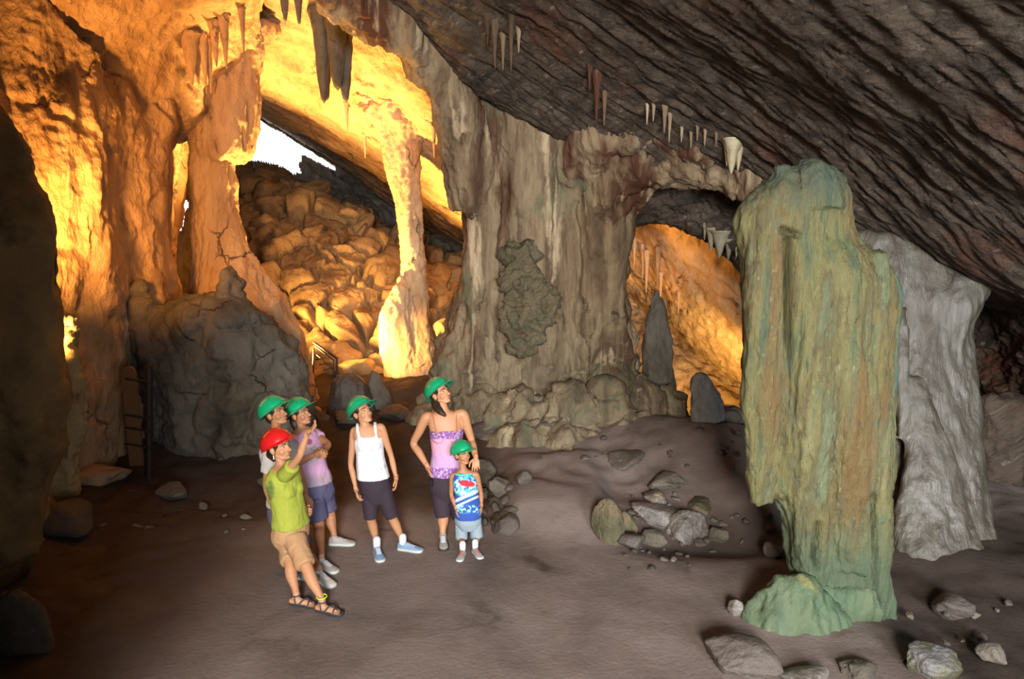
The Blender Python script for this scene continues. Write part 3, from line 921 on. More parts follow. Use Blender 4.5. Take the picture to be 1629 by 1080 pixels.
# teal caps and lobed green foot
g4 = loft_grid([(925, 1246, 1290), (940, 1222, 1310), (965, 1200, 1330), (990, 1190, 1345), (1015, 1196, 1350), (1035, 1215, 1352), (1060, 1240, 1352), (1085, 1250, 1350)], 5.1, 70, 90, 0.5)
g5 = loft_grid([(930, 1290, 1400), (970, 1275, 1404), (1030, 1268, 1406), (1090, 1262, 1408)], 5.27, 50, 80, 0.42)
v, f = remesh([close_grid(g4), close_grid(g5)], 0.02, 3)
v = rockify(v, f, lambda v, N: 0.10 * fbm(v, (3, 3, 1.0), 4, True, 105) + 0.025 * fbm(v, (12, 12, 3), 3, seed=106) - 0.03)
tag(link('foot', new_mesh('foot', v, f), M_GREENBASE, mono), 'sea-green lobed foot')

# flowstone curtain at right
g1 = loft_grid([(370, 1330, 1640, 7.9), (420, 1350, 1600, 7.7), (470, 1385, 1568, 7.5), (510, 1398, 1546, 7.4), (560, 1408, 1547, 7.3), (640, 1410, 1555, 7.1),
                (720, 1412, 1562, 6.9), (800, 1410, 1570, 6.7), (860, 1408, 1582, 6.5), (910, 1404, 1606, 6.2), (945, 1400, 1645, 6.0), (975, 1400, 1720, 5.9),
                (1010, 1400, 1790, 5.8), (1060, 1400, 1850, 5.8)], 7.7, 150, 140, 0.42)
g2 = loft_grid([(490, 1424, 1440, 7.1), (560, 1422, 1444, 6.95), (640, 1424, 1446, 6.8), (700, 1420, 1450, 6.7)], 7.0, 60, 30, 0.8)
g3 = loft_grid([(600, 1440, 1470, 6.9), (680, 1436, 1500, 6.7), (780, 1430, 1530, 6.5), (870, 1420, 1560, 6.25), (930, 1410, 1600, 6.1), (990, 1405, 1690, 6.0), (1040, 1400, 1780, 6.0)], 7.05, 90, 80, 0.45)
g4 = loft_grid([(400, 1480, 1590, 7.6), (455, 1490, 1572, 7.4), (490, 1498, 1550, 7.25), (530, 1505, 1536, 7.2), (570, 1512, 1530, 7.2)], 7.0, 50, 40, 0.8)


def d_flow(v, N=None):
    return (0.06 * fbm(v, (2.6, 2.6, 0.25), 3, True, 111) + 0.016 * fbm(v, (14, 14, 0.6), 3, True, 112) + 0.03 * fbm(v, 1.6, 3, seed=113)
            + smooth(1.0, 1.8, v[:, 0] - 4.6 + 0.5) * 0.06 * fbm(v, 5, 4, True, 114) - 0.03)


o = column('flowstone_curtain', [close_grid(g) for g in (g1, g2, g3, g4)], d_flow, M_FLOW, 0.026, 10)
tag(o, 'grey wet flowstone curtain behind the green slab at right', 'flowstone')

# rough wall piece between flowstone and recess, far right
g1 = loft_grid([(640, 1570, 1640), (720, 1562, 1660), (800, 1568, 1680), (880, 1575, 1700), (960, 1590, 1760)], 8.3, 70, 70, 0.6)
struct(column('trim_3', [close_grid(g1)], lambda v, N: 0.16 * fbm(v, (2.2, 2.2, 1.1), 4, True, 121), M_CEIL, 0.035, 2))


# ------------------------------------------------------------------ stalagmites
def stalagmite(rows, Y, label, mat, seed=1, ratio=0.8, voxel=0.02, amp=0.05, group=None, name='stalagmite'):
    g = loft_grid(rows, Y, 60, 60, ratio)
    v, f = remesh([close_grid(g)], voxel, 2)
    v = rockify(v, f, lambda v, N: amp * fbm(v, (4, 4, 1.2), 4, True, seed) + amp * 0.6 * fbm(v, 8, 3, seed=seed + 1) - amp * .4)
    o = link(name, new_mesh(name, v, f), mat, None, base_of(v))
    tag(o, label, name.replace('_', ' '), group)
    return o


stalagmite([(460, 1042, 1047), (480, 1034, 1055), (520, 1027, 1065), (560, 1022, 1070), (600, 1020, 1072), (650, 1016, 1080), (700, 1010, 1090)], 11.0,
           'tall pointed dark stalagmite standing in the arch right of the great column', M_DARK, 131)
stalagmite([(595, 1108, 1120), (610, 1101, 1136), (640, 1100, 1148), (680, 1102, 1153), (720, 1098, 1158), (760, 1090, 1165)], 9.2,
           'blunt purplish grey stalagmite below the arch, left of the green slab', M_GREY, 133, 0.8, 0.02, 0.06)
stalagmite([(672, 1165, 1170), (680, 1160, 1176), (700, 1156, 1184), (730, 1150, 1192)], 9.0, 'small white-tipped stalagmite stump beside the green slab', M_STAL, 135, 0.8, 0.015, 0.03)
stalagmite([(650, 1140, 1180), (662, 1134, 1186), (690, 1130, 1190), (720, 1128, 1194)], 9.9, 'low dark block behind the white-tipped stump', M_DARK, 137)
stalagmite([(681, 991, 999), (688, 986, 1004), (700, 984, 1008), (712, 982, 1010)], 9.4, 'tiny reddish brown stalagmite stub on the mud bank', M_MUD, 139, 0.9, 0.012, 0.015)
stalagmite([(632, 824, 836), (645, 820, 842), (660, 816, 848), (685, 810, 856)], 9.6, 'small pale stub at the foot of the great column', M_MAIN, 141, 0.9, 0.015, 0.03)
stalagmite([(596, 536, 566), (606, 528, 578), (625, 526, 588), (650, 522, 598), (690, 516, 606)], 10.6,
           'rounded stub half lit orange above the head of the girl in white', M_MUD, 143, 0.8, 0.02, 0.04)
stalagmite([(592, 592, 600), (604, 586, 608), (620, 582, 616), (650, 576, 626)], 10.8, 'small dark pointed stub right of the half lit stub', M_DARK, 145, 0.8, 0.02, 0.04)

# ------------------------------------------------------------------ loose rocks
def ico(sub=4):
    import bmesh
    bm = bmesh.new()
    bmesh.ops.create_icosphere(bm, subdivisions=sub, radius=1)
    v = np.array([x.co[:] for x in bm.verts]); f = np.array([[q.index for q in g.verts] for g in bm.faces])
    bm.free()
    return v, f


ICO3, ICO4, ICO5 = ico(3), ico(4), ico(5)


def rock_verts(seed, dims, base=ICO4, nplanes=15, rnd=0.12, amp=0.06):
    r = np.random.RandomState(seed)
    v, f = base
    n = r.normal(size=(nplanes, 3)); n /= np.linalg.norm(n, axis=1)[:, None]
    d = r.uniform(0.5, 0.86, nplanes)
    dots = v @ n.T
    t = np.where(dots > 0.02, d / np.maximum(dots, 0.02), 9)
    t = np.minimum(t, 1.12)
    k = 34.0
    s = -np.log(np.exp(-k * t).sum(1) + np.exp(-k * 1.12)) / k
    p = v * s[:, None]
    p = p + v * (amp * fbm(p + seed * 3.3, 2.2, 4, seed=seed % 9) + rnd * 0.5 * fbm(p + seed, 4, 4, True))[:, None]
    p = p * np.array(dims)
    return p, f


def rock(px, py, w_px, h_px, label, mat, seed, Y=None, depth=0.9, base=ICO4, cat='rock', group=None, name='rock', rz=0.0, nplanes=15, tilt=0.0):
    c = on_floor(px, py) if Y is None else P(px, py, Y)
    s = c[1] / F
    rx, rz_ = w_px / 2 * s, h_px * 0.62 * s
    p, f = rock_verts(seed, (rx, rx * depth, rz_), base, nplanes)
    ca, sa = math.cos(rz), math.sin(rz)
    x = p[:, 0] * ca - p[:, 1] * sa; y = p[:, 0] * sa + p[:, 1] * ca
    ct, st = math.cos(tilt), math.sin(tilt)
    x, z = x * ct - p[:, 2] * st, x * st + p[:, 2] * ct
    p = np.stack([x, y, z], 1)
    top = p[:, 2].max()
    me = new_mesh(name, p, f)
    me.materials.append(mat)
    o = bpy.data.objects.new(name, me)
    COL.objects.link(o)
    o.location = (c[0], c[1] + rx * depth * 0.5, c[2] + rz_ * 0.3)
    if label:
        tag(o, label, cat, group)
    return o


M_WETROCK = rock_mat('wet_pale_rock', [H('3e3834'), H('58524c'), H('78726c')], (3, 3, 3), [(H('7a6f4c'), (3, 3, 3), 0.6, 0.72)],
                     [(0.8, (6, 6, 6), 0.05), (0.8, (22, 22, 22), 0.02)], 0.4, spec=0.7)
M_OLIVE = rock_mat('olive_striped_rock', [H('312e23'), H('494733'), H('595757'), H('363c30')], (4, 4, 0.8), [(H('6d6c72'), (3, 3, 3), 0.58, 0.7)],
                   [(0.8, (9, 9, 3), 0.05)], 0.5, spec=0.6)
rock(1185, 1078, 150, 60, 'low brown rock at the bottom edge, left of the green slab', M_MUD, 3, depth=.8, base=ICO5)
rock(1290, 1098, 110, 44, 'rusty grey rock at the bottom edge in front of the green slab', M_WETROCK, 5, depth=.7)
rock(1492, 1080, 125, 62, 'olive and white striped rock at the bottom right corner', M_OLIVE, 8, depth=.7, base=ICO5)
rock(1375, 1078, 90, 34, 'small dark rock against the right foot of the green slab', M_DARK, 9, depth=.7)
rock(1523, 978, 72, 42, 'flat angular grey rock lying on the dark earth below the flowstone', M_MUD, 11, depth=.8)
rock(1583, 1050, 60, 30, 'half-buried dark rock near the bottom right edge', M_DARK, 12)
rock(1172, 980, 42, 36, 'glistening wet stone left of the green foot', M_WETROCK, 14, depth=.8)
rock(1235, 888, 50, 26, 'small pale stone on the dark ground left of the green slab', M_WETROCK, 15)
rock(1098, 855, 96, 62, 'wet broken block with pale facets in the rock heap', M_WETROCK, 17, depth=.8, rz=.4, base=ICO5)
rock(1146, 862, 36, 36, 'dark red-brown stone at the right end of the rock heap', M_DARK, 18)
rock(1078, 838, 190, 30, 'long wet slab lying across the rock heap', M_WETROCK, 19, depth=.35, base=ICO5, tilt=-0.2)
rock(1038, 868, 66, 36, 'tilted dark slab wedged under the long wet slab', M_DARK, 20, depth=.5, rz=-.5)
rock(998, 850, 40, 44, 'upright greenish stone beside the mud block', M_GREENISH, 22)
rock(1008, 873, 60, 34, 'glossy brown stone at the left of the rock heap', M_MUD, 24)
rock(1070, 778, 76, 34, 'dark flat slab at the top of the rock heap', M_DARK, 26, depth=.8)
rock(1045, 800, 46, 26, 'small grey stone under the dark flat slab', M_WETROCK, 27)
rock(1115, 815, 60, 24, 'greenish stone between dark slab and long wet slab', M_GREENISH, 28)
rock(1072, 893, 18, 10, 'tiny pale chip in front of the rock heap', M_WETROCK, 29, base=ICO3)
rock(966, 862, 56, 84, 'greenish broken rock face at the right end of the mud terrace', M_GREENISH, 31, depth=.7, base=ICO5, nplanes=9)
rock(802, 850, 50, 44, 'brown block beside the little boy', M_MUD, 33)
rock(832, 768, 30, 24, 'small light stone on the ledge behind the boy', M_MUD, 35)
rock(795, 790, 44, 44, 'dark square stone behind the boy', M_DARK, 36, rz=.3)
rock(770, 770, 60, 60, 'dark cracked rock behind the boy and the tall woman', M_DARK, 37)
rock(505, 690, 60, 50, 'wedge-shaped brown rock behind the raised hand', M_MUD, 39, Y=10.0)
rock(555, 672, 80, 26, 'flat brown ledge rock behind the girl in white', M_MUD, 40, Y=9.9)
rock(620, 665, 60, 22, 'low brown rock right of the girl in white', M_MUD, 41)
rock(640, 640, 100, 24, 'low mound at the foot of the slender bright column', M_MUD, 43, Y=12)
rock(20, 1090, 150, 190, 'mossy grey rock in the bottom left corner', M_DARK, 44, Y=4.6, depth=.7, base=ICO5)
rock(60, 850, 160, 60, 'dark rock lying at the left below the wall', M_DARK, 45, depth=.7)
rock(140, 770, 120, 26, 'low brown ledge at the foot of the orange wall', M_CHAMBER, 46)
rock(268, 790, 60, 24, 'small dark stone at the left end of the big boulder', M_DARK, 47)
rock(430, 775, 60, 22, 'dark stone at the foot of the big boulder', M_DARK, 48)
rock(1000, 740, 80, 26, 'brown stone on the mud bank above the rock heap', M_MUD, 49)
rock(880, 690, 90, 36, 'pale mound of mud under the great column', M_MUD, 50)
rock(770, 700, 70, 40, 'grey mound between tall woman and great column', M_MUD, 51)
rock(500, 660, 24, 22, 'small rock lit bright orange by a lamp near the pointing hand', M_CHAMBER, 52, Y=10.6)
rock(1215, 800, 90, 60, 'muddy swelling on the bank left of the green slab', M_MUD, 53, Y=7.6)

rr = random.Random(5)
protos_r = []
for s_ in range(6):
    p, f = rock_verts(300 + s_, (1, 0.85, 0.6), ICO3, 12, 0.15, 0.1)
    me = new_mesh('stone', p, f); me.materials.append(M_MUD if s_ % 3 else M_DARK)
    protos_r.append(me)


def scatter(n, x0, x1, y0, y1, s0, s1, label, group):
    for k in range(n):
        c = on_floor(rr.uniform(x0, x1), rr.uniform(y0, y1))
        o = bpy.data.objects.new('stone', rr.choice(protos_r)); COL.objects.link(o)
        s = rr.uniform(s0, s1) * c[1] / F / 2
        o.location = (c[0], c[1], c[2] + s * .15); o.scale = (s, s, s * rr.uniform(.7, 1.2)); o.rotation_euler = (rr.uniform(-.4, .4), rr.uniform(-.4, .4), rr.uniform(0, 6.3))
        tag(o, label, 'stone', group)


scatter(20, 985, 1100, 850, 905, 8, 18, 'small loose stone along the front edge of the rock heap', 'small stones in front of the rock heap')
scatter(16, 1100, 1230, 800, 880, 8, 28, 'loose brown stone between the rock heap and the green slab', 'rubble between rock heap and green slab')
scatter(12, 1000, 1100, 780, 830, 8, 20, 'small stone above the long wet slab of the rock heap', 'stones above the long wet slab')
scatter(14, 800, 1000, 670, 735, 8, 24, 'small stone on the bank under the great column', 'stones on the bank under the great column')
scatter(9, 1430, 1540, 960, 1060, 8, 24, 'dark stone on the ground between green slab and flat angular rock', 'stones below the flowstone')
scatter(5, 1545, 1620, 960, 1040, 8, 24, 'dark stone at the right edge below the flowstone', 'stones at the right edge')
scatter(18, 768, 812, 775, 850, 14, 34, 'dark stone in the heap right of the boy', 'stones right of the boy')
scatter(12, 1040, 1180, 680, 750, 8, 22, 'small stone on the mud bank below the arch', 'stones below the arch')
scatter(10, 120, 400, 790, 850, 8, 22, 'dark stone on the unlit ground at left', 'stones on the unlit ground at left')

# ------------------------------------------------------------------ boulders of the breakdown slope (pieces of the setting)
protos = []
for s_ in range(7):
    p, f = rock_verts(200 + s_, (1, 0.8, 0.62), ICO4, 12, 0.12, 0.1)
    me = new_mesh('boulder', p, f)
    me.materials.append(M_SLOPE)
    protos.append(me)
rr = random.Random(12)
big = [(520, 560, 13.4, 66, 44), (560, 590, 12.9, 78, 46), (440, 330, 17.6, 60, 40), (400, 290, 18.8, 60, 34), (470, 390, 16.4, 60, 40), (420, 360, 17, 56, 36),
       (500, 300, 18.6, 50, 30), (545, 400, 16.4, 54, 34), (580, 470, 15.2, 60, 36), (505, 470, 15, 50, 34), (470, 520, 14.2, 54, 42), (460, 440, 15.6, 52, 34),
       (610, 420, 16.2, 40, 26), (700, 440, 16.6, 50, 36), (710, 490, 15.2, 50, 38), (700, 540, 14.4, 50, 34), (555, 345, 17.8, 42, 24), (600, 510, 14.4, 52, 36)]
for (x, y, Y, w_, h_) in big:
    o = bpy.data.objects.new('boulder', rr.choice(protos)); COL.objects.link(o); o.parent = SLOPE
    q = P(x, y, Y); sc = w_ / F * Y / 2 * 1.15
    o.location = q; o.scale = (sc, sc, sc * (h_ / w_) * 1.5)
    o.rotation_euler = (rr.uniform(-.3, .3), rr.uniform(-.3, .3) + .3, rr.uniform(0, 6.28))
for k in range(110):
    t = rr.random(); u = rr.random()
    x = 375 + u * 345
    y0 = 280 + max(0, (x - 400)) * 0.62
    y = y0 + (600 - y0) * t
    if y > 600 - 0.0 * x:
        continue
    Y = 20.6 - 7.4 * t
    Y -= 0.45
    w_ = rr.uniform(18, 46)
    o = bpy.data.objects.new('boulder', rr.choice(protos)); COL.objects.link(o); o.parent = SLOPE
    q = P(x, y, Y); sc = w_ / F * Y / 2
    o.location = q; o.scale = (sc, sc, sc * rr.uniform(.7, 1.1))
    o.rotation_euler = (rr.uniform(-.4, .4), rr.uniform(-.4, .4), rr.uniform(0, 6.28))

# ------------------------------------------------------------------ stalactites (pieces of the ceilings)


def dripstone(px, py, length, width, Y, mat, parent, seed, n=1, name='stalactite'):
    """a hanging cone, its root at (px, py)"""
    c = Vector(CAMPOS)
    d = Vector(P(px, py, 10.0)) - c
    best = None
    for ob in (CEIL, LIP, BR, RL, ML):
        ok, loc, nn, idx = ob.ray_cast(c, d.normalized())
        if ok and (best is None or (loc - c).length < (best[0] - c).length):
            best = (loc, ob)
    if best is not None and abs(best[0][1] - Y) < 3.5:
        Y = best[0][1] + 0.05
        parent = best[1]
    a = P(px, py, Y)
    s = Y / F
    slim = 0.62 if (mat is M_MAIN) else (1.3 if mat is M_DARK else 0.9)
    L_, r0 = length * s * (0.8 if mat is M_MAIN else 1.0), width * s / 2 * slim
    m, k = 22, 16
    t = np.linspace(0, 1, m)[:, None]
    th = np.linspace(0, 2 * np.pi, k, endpoint=False)[None, :]
    rr_ = r0 * (0.5 * np.exp(-t * 7) + (1 - t) ** (0.4 if mat is M_DARK else 0.75)) * (1 + 0.3 * fbm(np.stack([t * 4 + seed + 0 * th, np.cos(th) + 0 * t, np.sin(th) + 0 * t], -1), 1.3, 3)) + 0.004
    G = np.stack([a[0] + rr_ * np.cos(th), a[1] + rr_ * np.sin(th), a[2] - t * L_ + 0 * th], -1)
    v, f = close_grid(G[::-1])
    return link(name, new_mesh(name, v, f), mat, parent)


CAMPOS = (0, 0, CAMZ)
st = [(787, 40, 80, 16, 8.9, 'c'), (800, 60, 60, 14, 8.9, 'c'), (813, 30, 95, 14, 8.8, 'c'), (775, 30, 50, 14, 8.9, 'c'), (825, 50, 40, 10, 8.8, 'c'),
      (950, 120, 90, 20, 9.0, 'c'), (962, 150, 60, 12, 9.0, 'c'), (938, 110, 40, 12, 9.0, 'c'), (1030, 170, 34, 9, 9.0, 'c'), (1040, 172, 26, 8, 9.0, 'c'),
      (1058, 175, 44, 12, 9.0, 'c'), (1066, 185, 50, 9, 9.0, 'c'), (1110, 205, 24, 8, 8.8, 'c'), (1122, 210, 28, 8, 8.7, 'c'), (1140, 215, 24, 8, 8.6, 'c'),
      (1166, 228, 46, 26, 8.4, 'p'), (1176, 236, 34, 14, 8.4, 'p'), (1158, 232, 30, 12, 8.4, 'p'), (1100, 212, 30, 8, 8.8, 'c'), (1085, 205, 26, 8, 8.9, 'c'),
      (1146, 375, 36, 26, 10.8, 'p'), (1132, 370, 30, 16, 10.8, 'p'), (1160, 388, 26, 14, 10.8, 'p'), (1122, 362, 26, 9, 10.9, 'c'), (1172, 396, 20, 9, 10.8, 'c'),
      (1024, 395, 50, 8, 13.5, 'o'), (1030, 405, 60, 10, 13.5, 'o'), (1048, 400, 60, 10, 13.4, 'o'), (1052, 440, 40, 6, 13.4, 'o'), (1080, 470, 30, 6, 13.3, 'o'), (1010, 385, 40, 7, 13.5, 'o'),
      (509, 20, 130, 20, 11.2, 'd'), (516, 60, 90, 14, 11.2, 'd'), (532, 10, 120, 26, 11.2, 'd'), (545, 30, 120, 22, 11.3, 'd'), (452, 0, 30, 9, 10.8, 'd'), (474, 0, 34, 8, 10.8, 'd'),
      (712, 215, 118, 11, 12.2, 'o'), (700, 212, 30, 7, 12.3, 'o'), (690, 208, 40, 7, 12.4, 'o'), (721, 225, 60, 8, 12.2, 'o'), (706, 225, 46, 6, 12.3, 'o'),
      (330, 70, 70, 14, 10.6, 'o'), (322, 60, 80, 12, 10.6, 'o'), (312, 80, 50, 18, 10.6, 'o'), (340, 40, 60, 16, 10.7, 'o'), (355, 30, 70, 16, 10.8, 'o'), (384, 20, 60, 9, 10.9, 'o'),
      (300, 60, 70, 26, 10.4, 'o'), (551, 170, 40, 7, 13.6, 'o'), (580, 220, 30, 6, 14, 'o'), (1240, 300, 22, 9, 8.2, 'c'), (1330, 350, 26, 10, 7.9, 'c'), (1345, 360, 30, 10, 7.8, 'c'),
      (1372, 378, 24, 10, 7.7, 'c'), (1480, 435, 30, 14, 7.4, 'c'), (1530, 455, 34, 16, 7.2, 'c')]
LIP = bpy.data.objects['trim_1']; BR = bpy.data.objects['wall_back']; RL = bpy.data.objects['ceiling_far']; ML = bpy.data.objects['ceiling_left']
for k, (x, y, L_, w_, Y, c) in enumerate(st):
    mat = {'c': M_MAIN, 'p': M_STAL, 'o': M_CHAMBER, 'd': M_DARK}[c]
    par = CEIL
    if 'o' == c:
        par = BR if x > 900 else (ML if x < 400 else RL)
    elif c == 'd':
        par = RL
    elif Y > 10:
        par = LIP
    dripstone(x, y - 8, L_ + 8, w_, Y, mat, par, k)
# ================================================================== PEOPLE


def simple_mat(name, col, rough=0.7, bump=0.0, bscale=200.0, spec=0.4, attr=False, coat=0.0, sub=0.0):
    m = bpy.data.materials.new(name)
    m.use_nodes = True
    nt = m.node_tree
    N, L = nt.nodes, nt.links
    b = N['Principled BSDF']
    b.inputs['Base Color'].default_value = col
    b.inputs['Roughness'].default_value = rough
    b.inputs['Specular IOR Level'].default_value = spec
    b.inputs['Coat Weight'].default_value = coat
    b.inputs['Coat Roughness'].default_value = 0.08
    if sub:
        b.inputs['Subsurface Weight'].default_value = sub
        b.inputs['Subsurface Radius'].default_value = (0.02, 0.008, 0.004)
        b.inputs['Subsurface Scale'].default_value = 0.3
    geo = N.new('ShaderNodeNewGeometry')
    n = N.new('ShaderNodeTexNoise'); n.inputs['Scale'].default_value = bscale * 0.15; n.inputs['Detail'].default_value = 4
    L.new(geo.outputs['Position'], n.inputs['Vector'])
    src = None
    if attr:
        a = N.new('ShaderNodeAttribute'); a.attribute_name = 'Col'
        src = a.outputs['Color']
    mx = N.new('ShaderNodeMix'); mx.data_type = 'RGBA'; mx.blend_type = 'MULTIPLY'
    mr = N.new('ShaderNodeMapRange'); mr.inputs['To Min'].default_value = 0.86; mr.inputs['To Max'].default_value = 1.1
    L.new(n.outputs['Fac'], mr.inputs['Value'])
    mx.inputs['Factor'].default_value = 1.0
    if src:
        L.new(src, mx.inputs['A'])
    else:
        mx.inputs['A'].default_value = col
    L.new(mr.outputs['Result'], mx.inputs['B'])
    L.new(mx.outputs['Result'], b.inputs['Base Color'])
    if bump:
        n2 = N.new('ShaderNodeTexNoise'); n2.inputs['Scale'].default_value = bscale; n2.inputs['Detail'].default_value = 3
        L.new(geo.outputs['Position'], n2.inputs['Vector'])
        bp = N.new('ShaderNodeBump'); bp.inputs['Strength'].default_value = bump; bp.inputs['Distance'].default_value = 0.003
        L.new(n2.outputs['Fac'], bp.inputs['Height']); L.new(bp.outputs['Normal'], b.inputs['Normal'])
    return m


SKIN = simple_mat('skin_tanned', H('aa7a58'), 0.55, 0.15, 300, 0.4, sub=0.15)
SKIN2 = simple_mat('skin_brown', H('9a6a4a'), 0.55, 0.15, 300, 0.4, sub=0.15)
HAIR = simple_mat('dark_hair', H('2a1c14'), 0.45, 0.8, 220)
EYEW = simple_mat('eye_white', H('d8d0c8'), 0.2)
EYED = simple_mat('iris_brown', H('20140c'), 0.15)
LIP = LIP if 'LIP' in globals() else None
LIPS = simple_mat('lips', H('a0604c'), 0.5)
HGREEN = simple_mat('glossy_green_plastic', H('128a5c'), 0.28, coat=0.6)
HRED = simple_mat('glossy_red_plastic', H('b81c1c'), 0.25, coat=0.6)
HBAND = simple_mat('helmet_harness_grey', H('4a5a54'), 0.6)
CLOTH = simple_mat('printed_cotton', (1, 1, 1, 1), 0.85, 0.4, 260, attr=True)
STEELBLUE = simple_mat('blue_grey_trainer', H('6d86a0'), 0.5, 0.4, 120)
SOLEW = simple_mat('pale_rubber_sole', H('a8aaa8'), 0.6)
SOLED = simple_mat('dark_rubber_sole', H('2c2c30'), 0.7)
WHITESHOE = simple_mat('white_trainer_leather', H('b0ada4'), 0.5)
GREYSHOE = simple_mat('grey_trainer_mesh', H('8a8884'), 0.6, 0.4, 120)
SOCK = simple_mat('white_cotton_sock', H('c0c0c4'), 0.9, 0.5, 200)
LACE = simple_mat('pale_laces', H('c0c4cc'), 0.8)
REDLACE = simple_mat('red_shoe_flashes', H('9a3a2c'), 0.7)
STRAP = simple_mat('navy_sandal_strap', H('2c3a48'), 0.6)
BLACKP = simple_mat('black_plastic', H('101014'), 0.3, coat=0.4)
LIME = simple_mat('lime_ankle_band', H('a8d020'), 0.6)


def nrm(v):
    v = np.asarray(v, float)
    return v / (np.linalg.norm(v) + 1e-9)


def limb(pts, radii, k=20, m=28, cap=True):
    """closed tapering limb with rounded ends; flat=(axis, factor) squeezes the section"""
    C = crom(np.array(pts, float), m); r = np.maximum(crom(np.array(radii, float)[:, None], m), 0.002)
    T = np.gradient(C, axis=0); T /= np.linalg.norm(T, axis=1)[:, None] + 1e-9
    ref = np.array([0.13, 1.0, 0.07]) if abs(nrm(C[-1] - C[0])[1]) < 0.8 else np.array([1.0, 0.1, 0.07])
    A = np.cross(T, ref); A /= np.linalg.norm(A, axis=1)[:, None] + 1e-9
    B = np.cross(T, A)
    th = np.linspace(0, 2 * np.pi, k, endpoint=False)
    G = [C[0] - T[0] * r[0] * q + 0 * C[0] for q in ()]
    caps0, caps1 = [], []
    for q in (0.95, 0.75, 0.45) if cap else ():
        rr_ = math.sqrt(1 - q * q)
        caps0.append((C[0] - T[0] * r[0] * q, r[0] * rr_, A[0], B[0]))
        caps1.insert(0, (C[-1] + T[-1] * r[-1] * q, r[-1] * rr_, A[-1], B[-1]))
    rings = caps0 + [(C[i], r[i], A[i], B[i]) for i in range(m)] + caps1
    G = np.array([c[None] + rad * (a[None] * np.cos(th)[:, None] + b[None] * np.sin(th)[:, None]) for c, rad, a, b in rings])
    return close_grid(G)


def ell(c, r, axes=None, base=None):
    v, f = base or ICO3
    p = v * np.array(r)
    if axes is not None:
        p = p @ np.array(axes)
    return p + np.asarray(c), f


def rings_loft(rings, l, fr, m=50, k=48, grow=0.0, power=2.3):
    """torso: rings (centre, half width, half depth) with lateral axis l and front axis fr"""
    a = np.array([[*r[0], r[1], r[2]] for r in rings], float)
    a = crom(a, m)
    th = np.linspace(0, 2 * np.pi, k, endpoint=False)
    cs, sn = np.cos(th), np.sin(th)
    cs_ = np.sign(cs) * np.abs(cs) ** (2 / power); sn_ = np.sign(sn) * np.abs(sn) ** (2 / power)
    G = a[:, None, :3] + (a[:, 3, None] + grow)[..., None] * cs_[None, :, None] * l + (a[:, 4, None] + grow)[..., None] * sn_[None, :, None] * fr
    return close_grid(G)


def hand(w, d, n, s=1.0, curl=0.35, thumb=1, spread=1.0, point=False):
    """w wrist, d direction of the fingers, n way the palm faces; returns closed shapes"""
    d = nrm(d); n = nrm(n - np.dot(n, d) * d); u = np.cross(d, n) * thumb
    out = []
    w = np.asarray(w, float)
    pc = w + d * 0.045 * s
    out.append(ell(pc, (0.046 * s, 0.038 * s, 0.015 * s), [d, u, n]))
    out.append(limb([w - d * 0.02 * s, w + d * 0.02 * s], [0.024 * s, 0.026 * s], 14, 8))
    ln = [0.072, 0.080, 0.075, 0.060]
    for i in range(4):
        off = (1.5 - i) * 0.0195 * s * spread
        base = w + d * 0.078 * s + u * off
        if i == 3:
            base = base - d * 0.008 * s
        c = curl * (0.5 if (point and i == 0) else 1.0) * (1 + 0.12 * i)
        p = [base - d * 0.03 * s, base]
        ang = 0.0
        dirn = d + u * (1.5 - i) * 0.10 * spread
        dirn = nrm(dirn)
        cur = base
        for kseg, fr_ in enumerate((0.45, 0.32, 0.25)):
            ang += c * (0.8 + 0.5 * kseg)
            dv = dirn * math.cos(ang) + n * math.sin(ang)
            cur = cur + dv * ln[i] * fr_ * s
            p.append(cur)
        out.append(limb(p, [0.0085 * s, 0.0088 * s, 0.008 * s, 0.0072 * s, 0.0062 * s], 10, 14))
    tb = w + d * 0.018 * s + u * 0.022 * s
    t1 = tb + (d * 0.55 + u * 0.75 + n * 0.25) * 0.036 * s
    t2 = t1 + (d * 0.85 + u * 0.40 + n * 0.30) * 0.030 * s
    t3 = t2 + (d * 0.95 + u * 0.10 + n * 0.30) * 0.022 * s
    out.append(limb([tb, t1, t2, t3], [0.013 * s, 0.0105 * s, 0.009 * s, 0.0075 * s], 10, 14))
    return out


class Fr:
    """local frame: x lateral, y front, z up"""
    def __init__(s, o, fwd, up=(0, 0, 1), k=1.0):
        s.o = np.asarray(o, float); s.y = nrm(fwd)
        up = np.asarray(up, float)
        s.z = nrm(up - np.dot(up, s.y) * s.y); s.x = np.cross(s.y, s.z); s.k = k
        s.M = np.array([s.x, s.y, s.z])

    def __call__(s, p):
        return (np.asarray(p, float) * s.k) @ s.M + s.o

    def inv(s, p):
        return ((p - s.o) @ s.M.T) / s.k


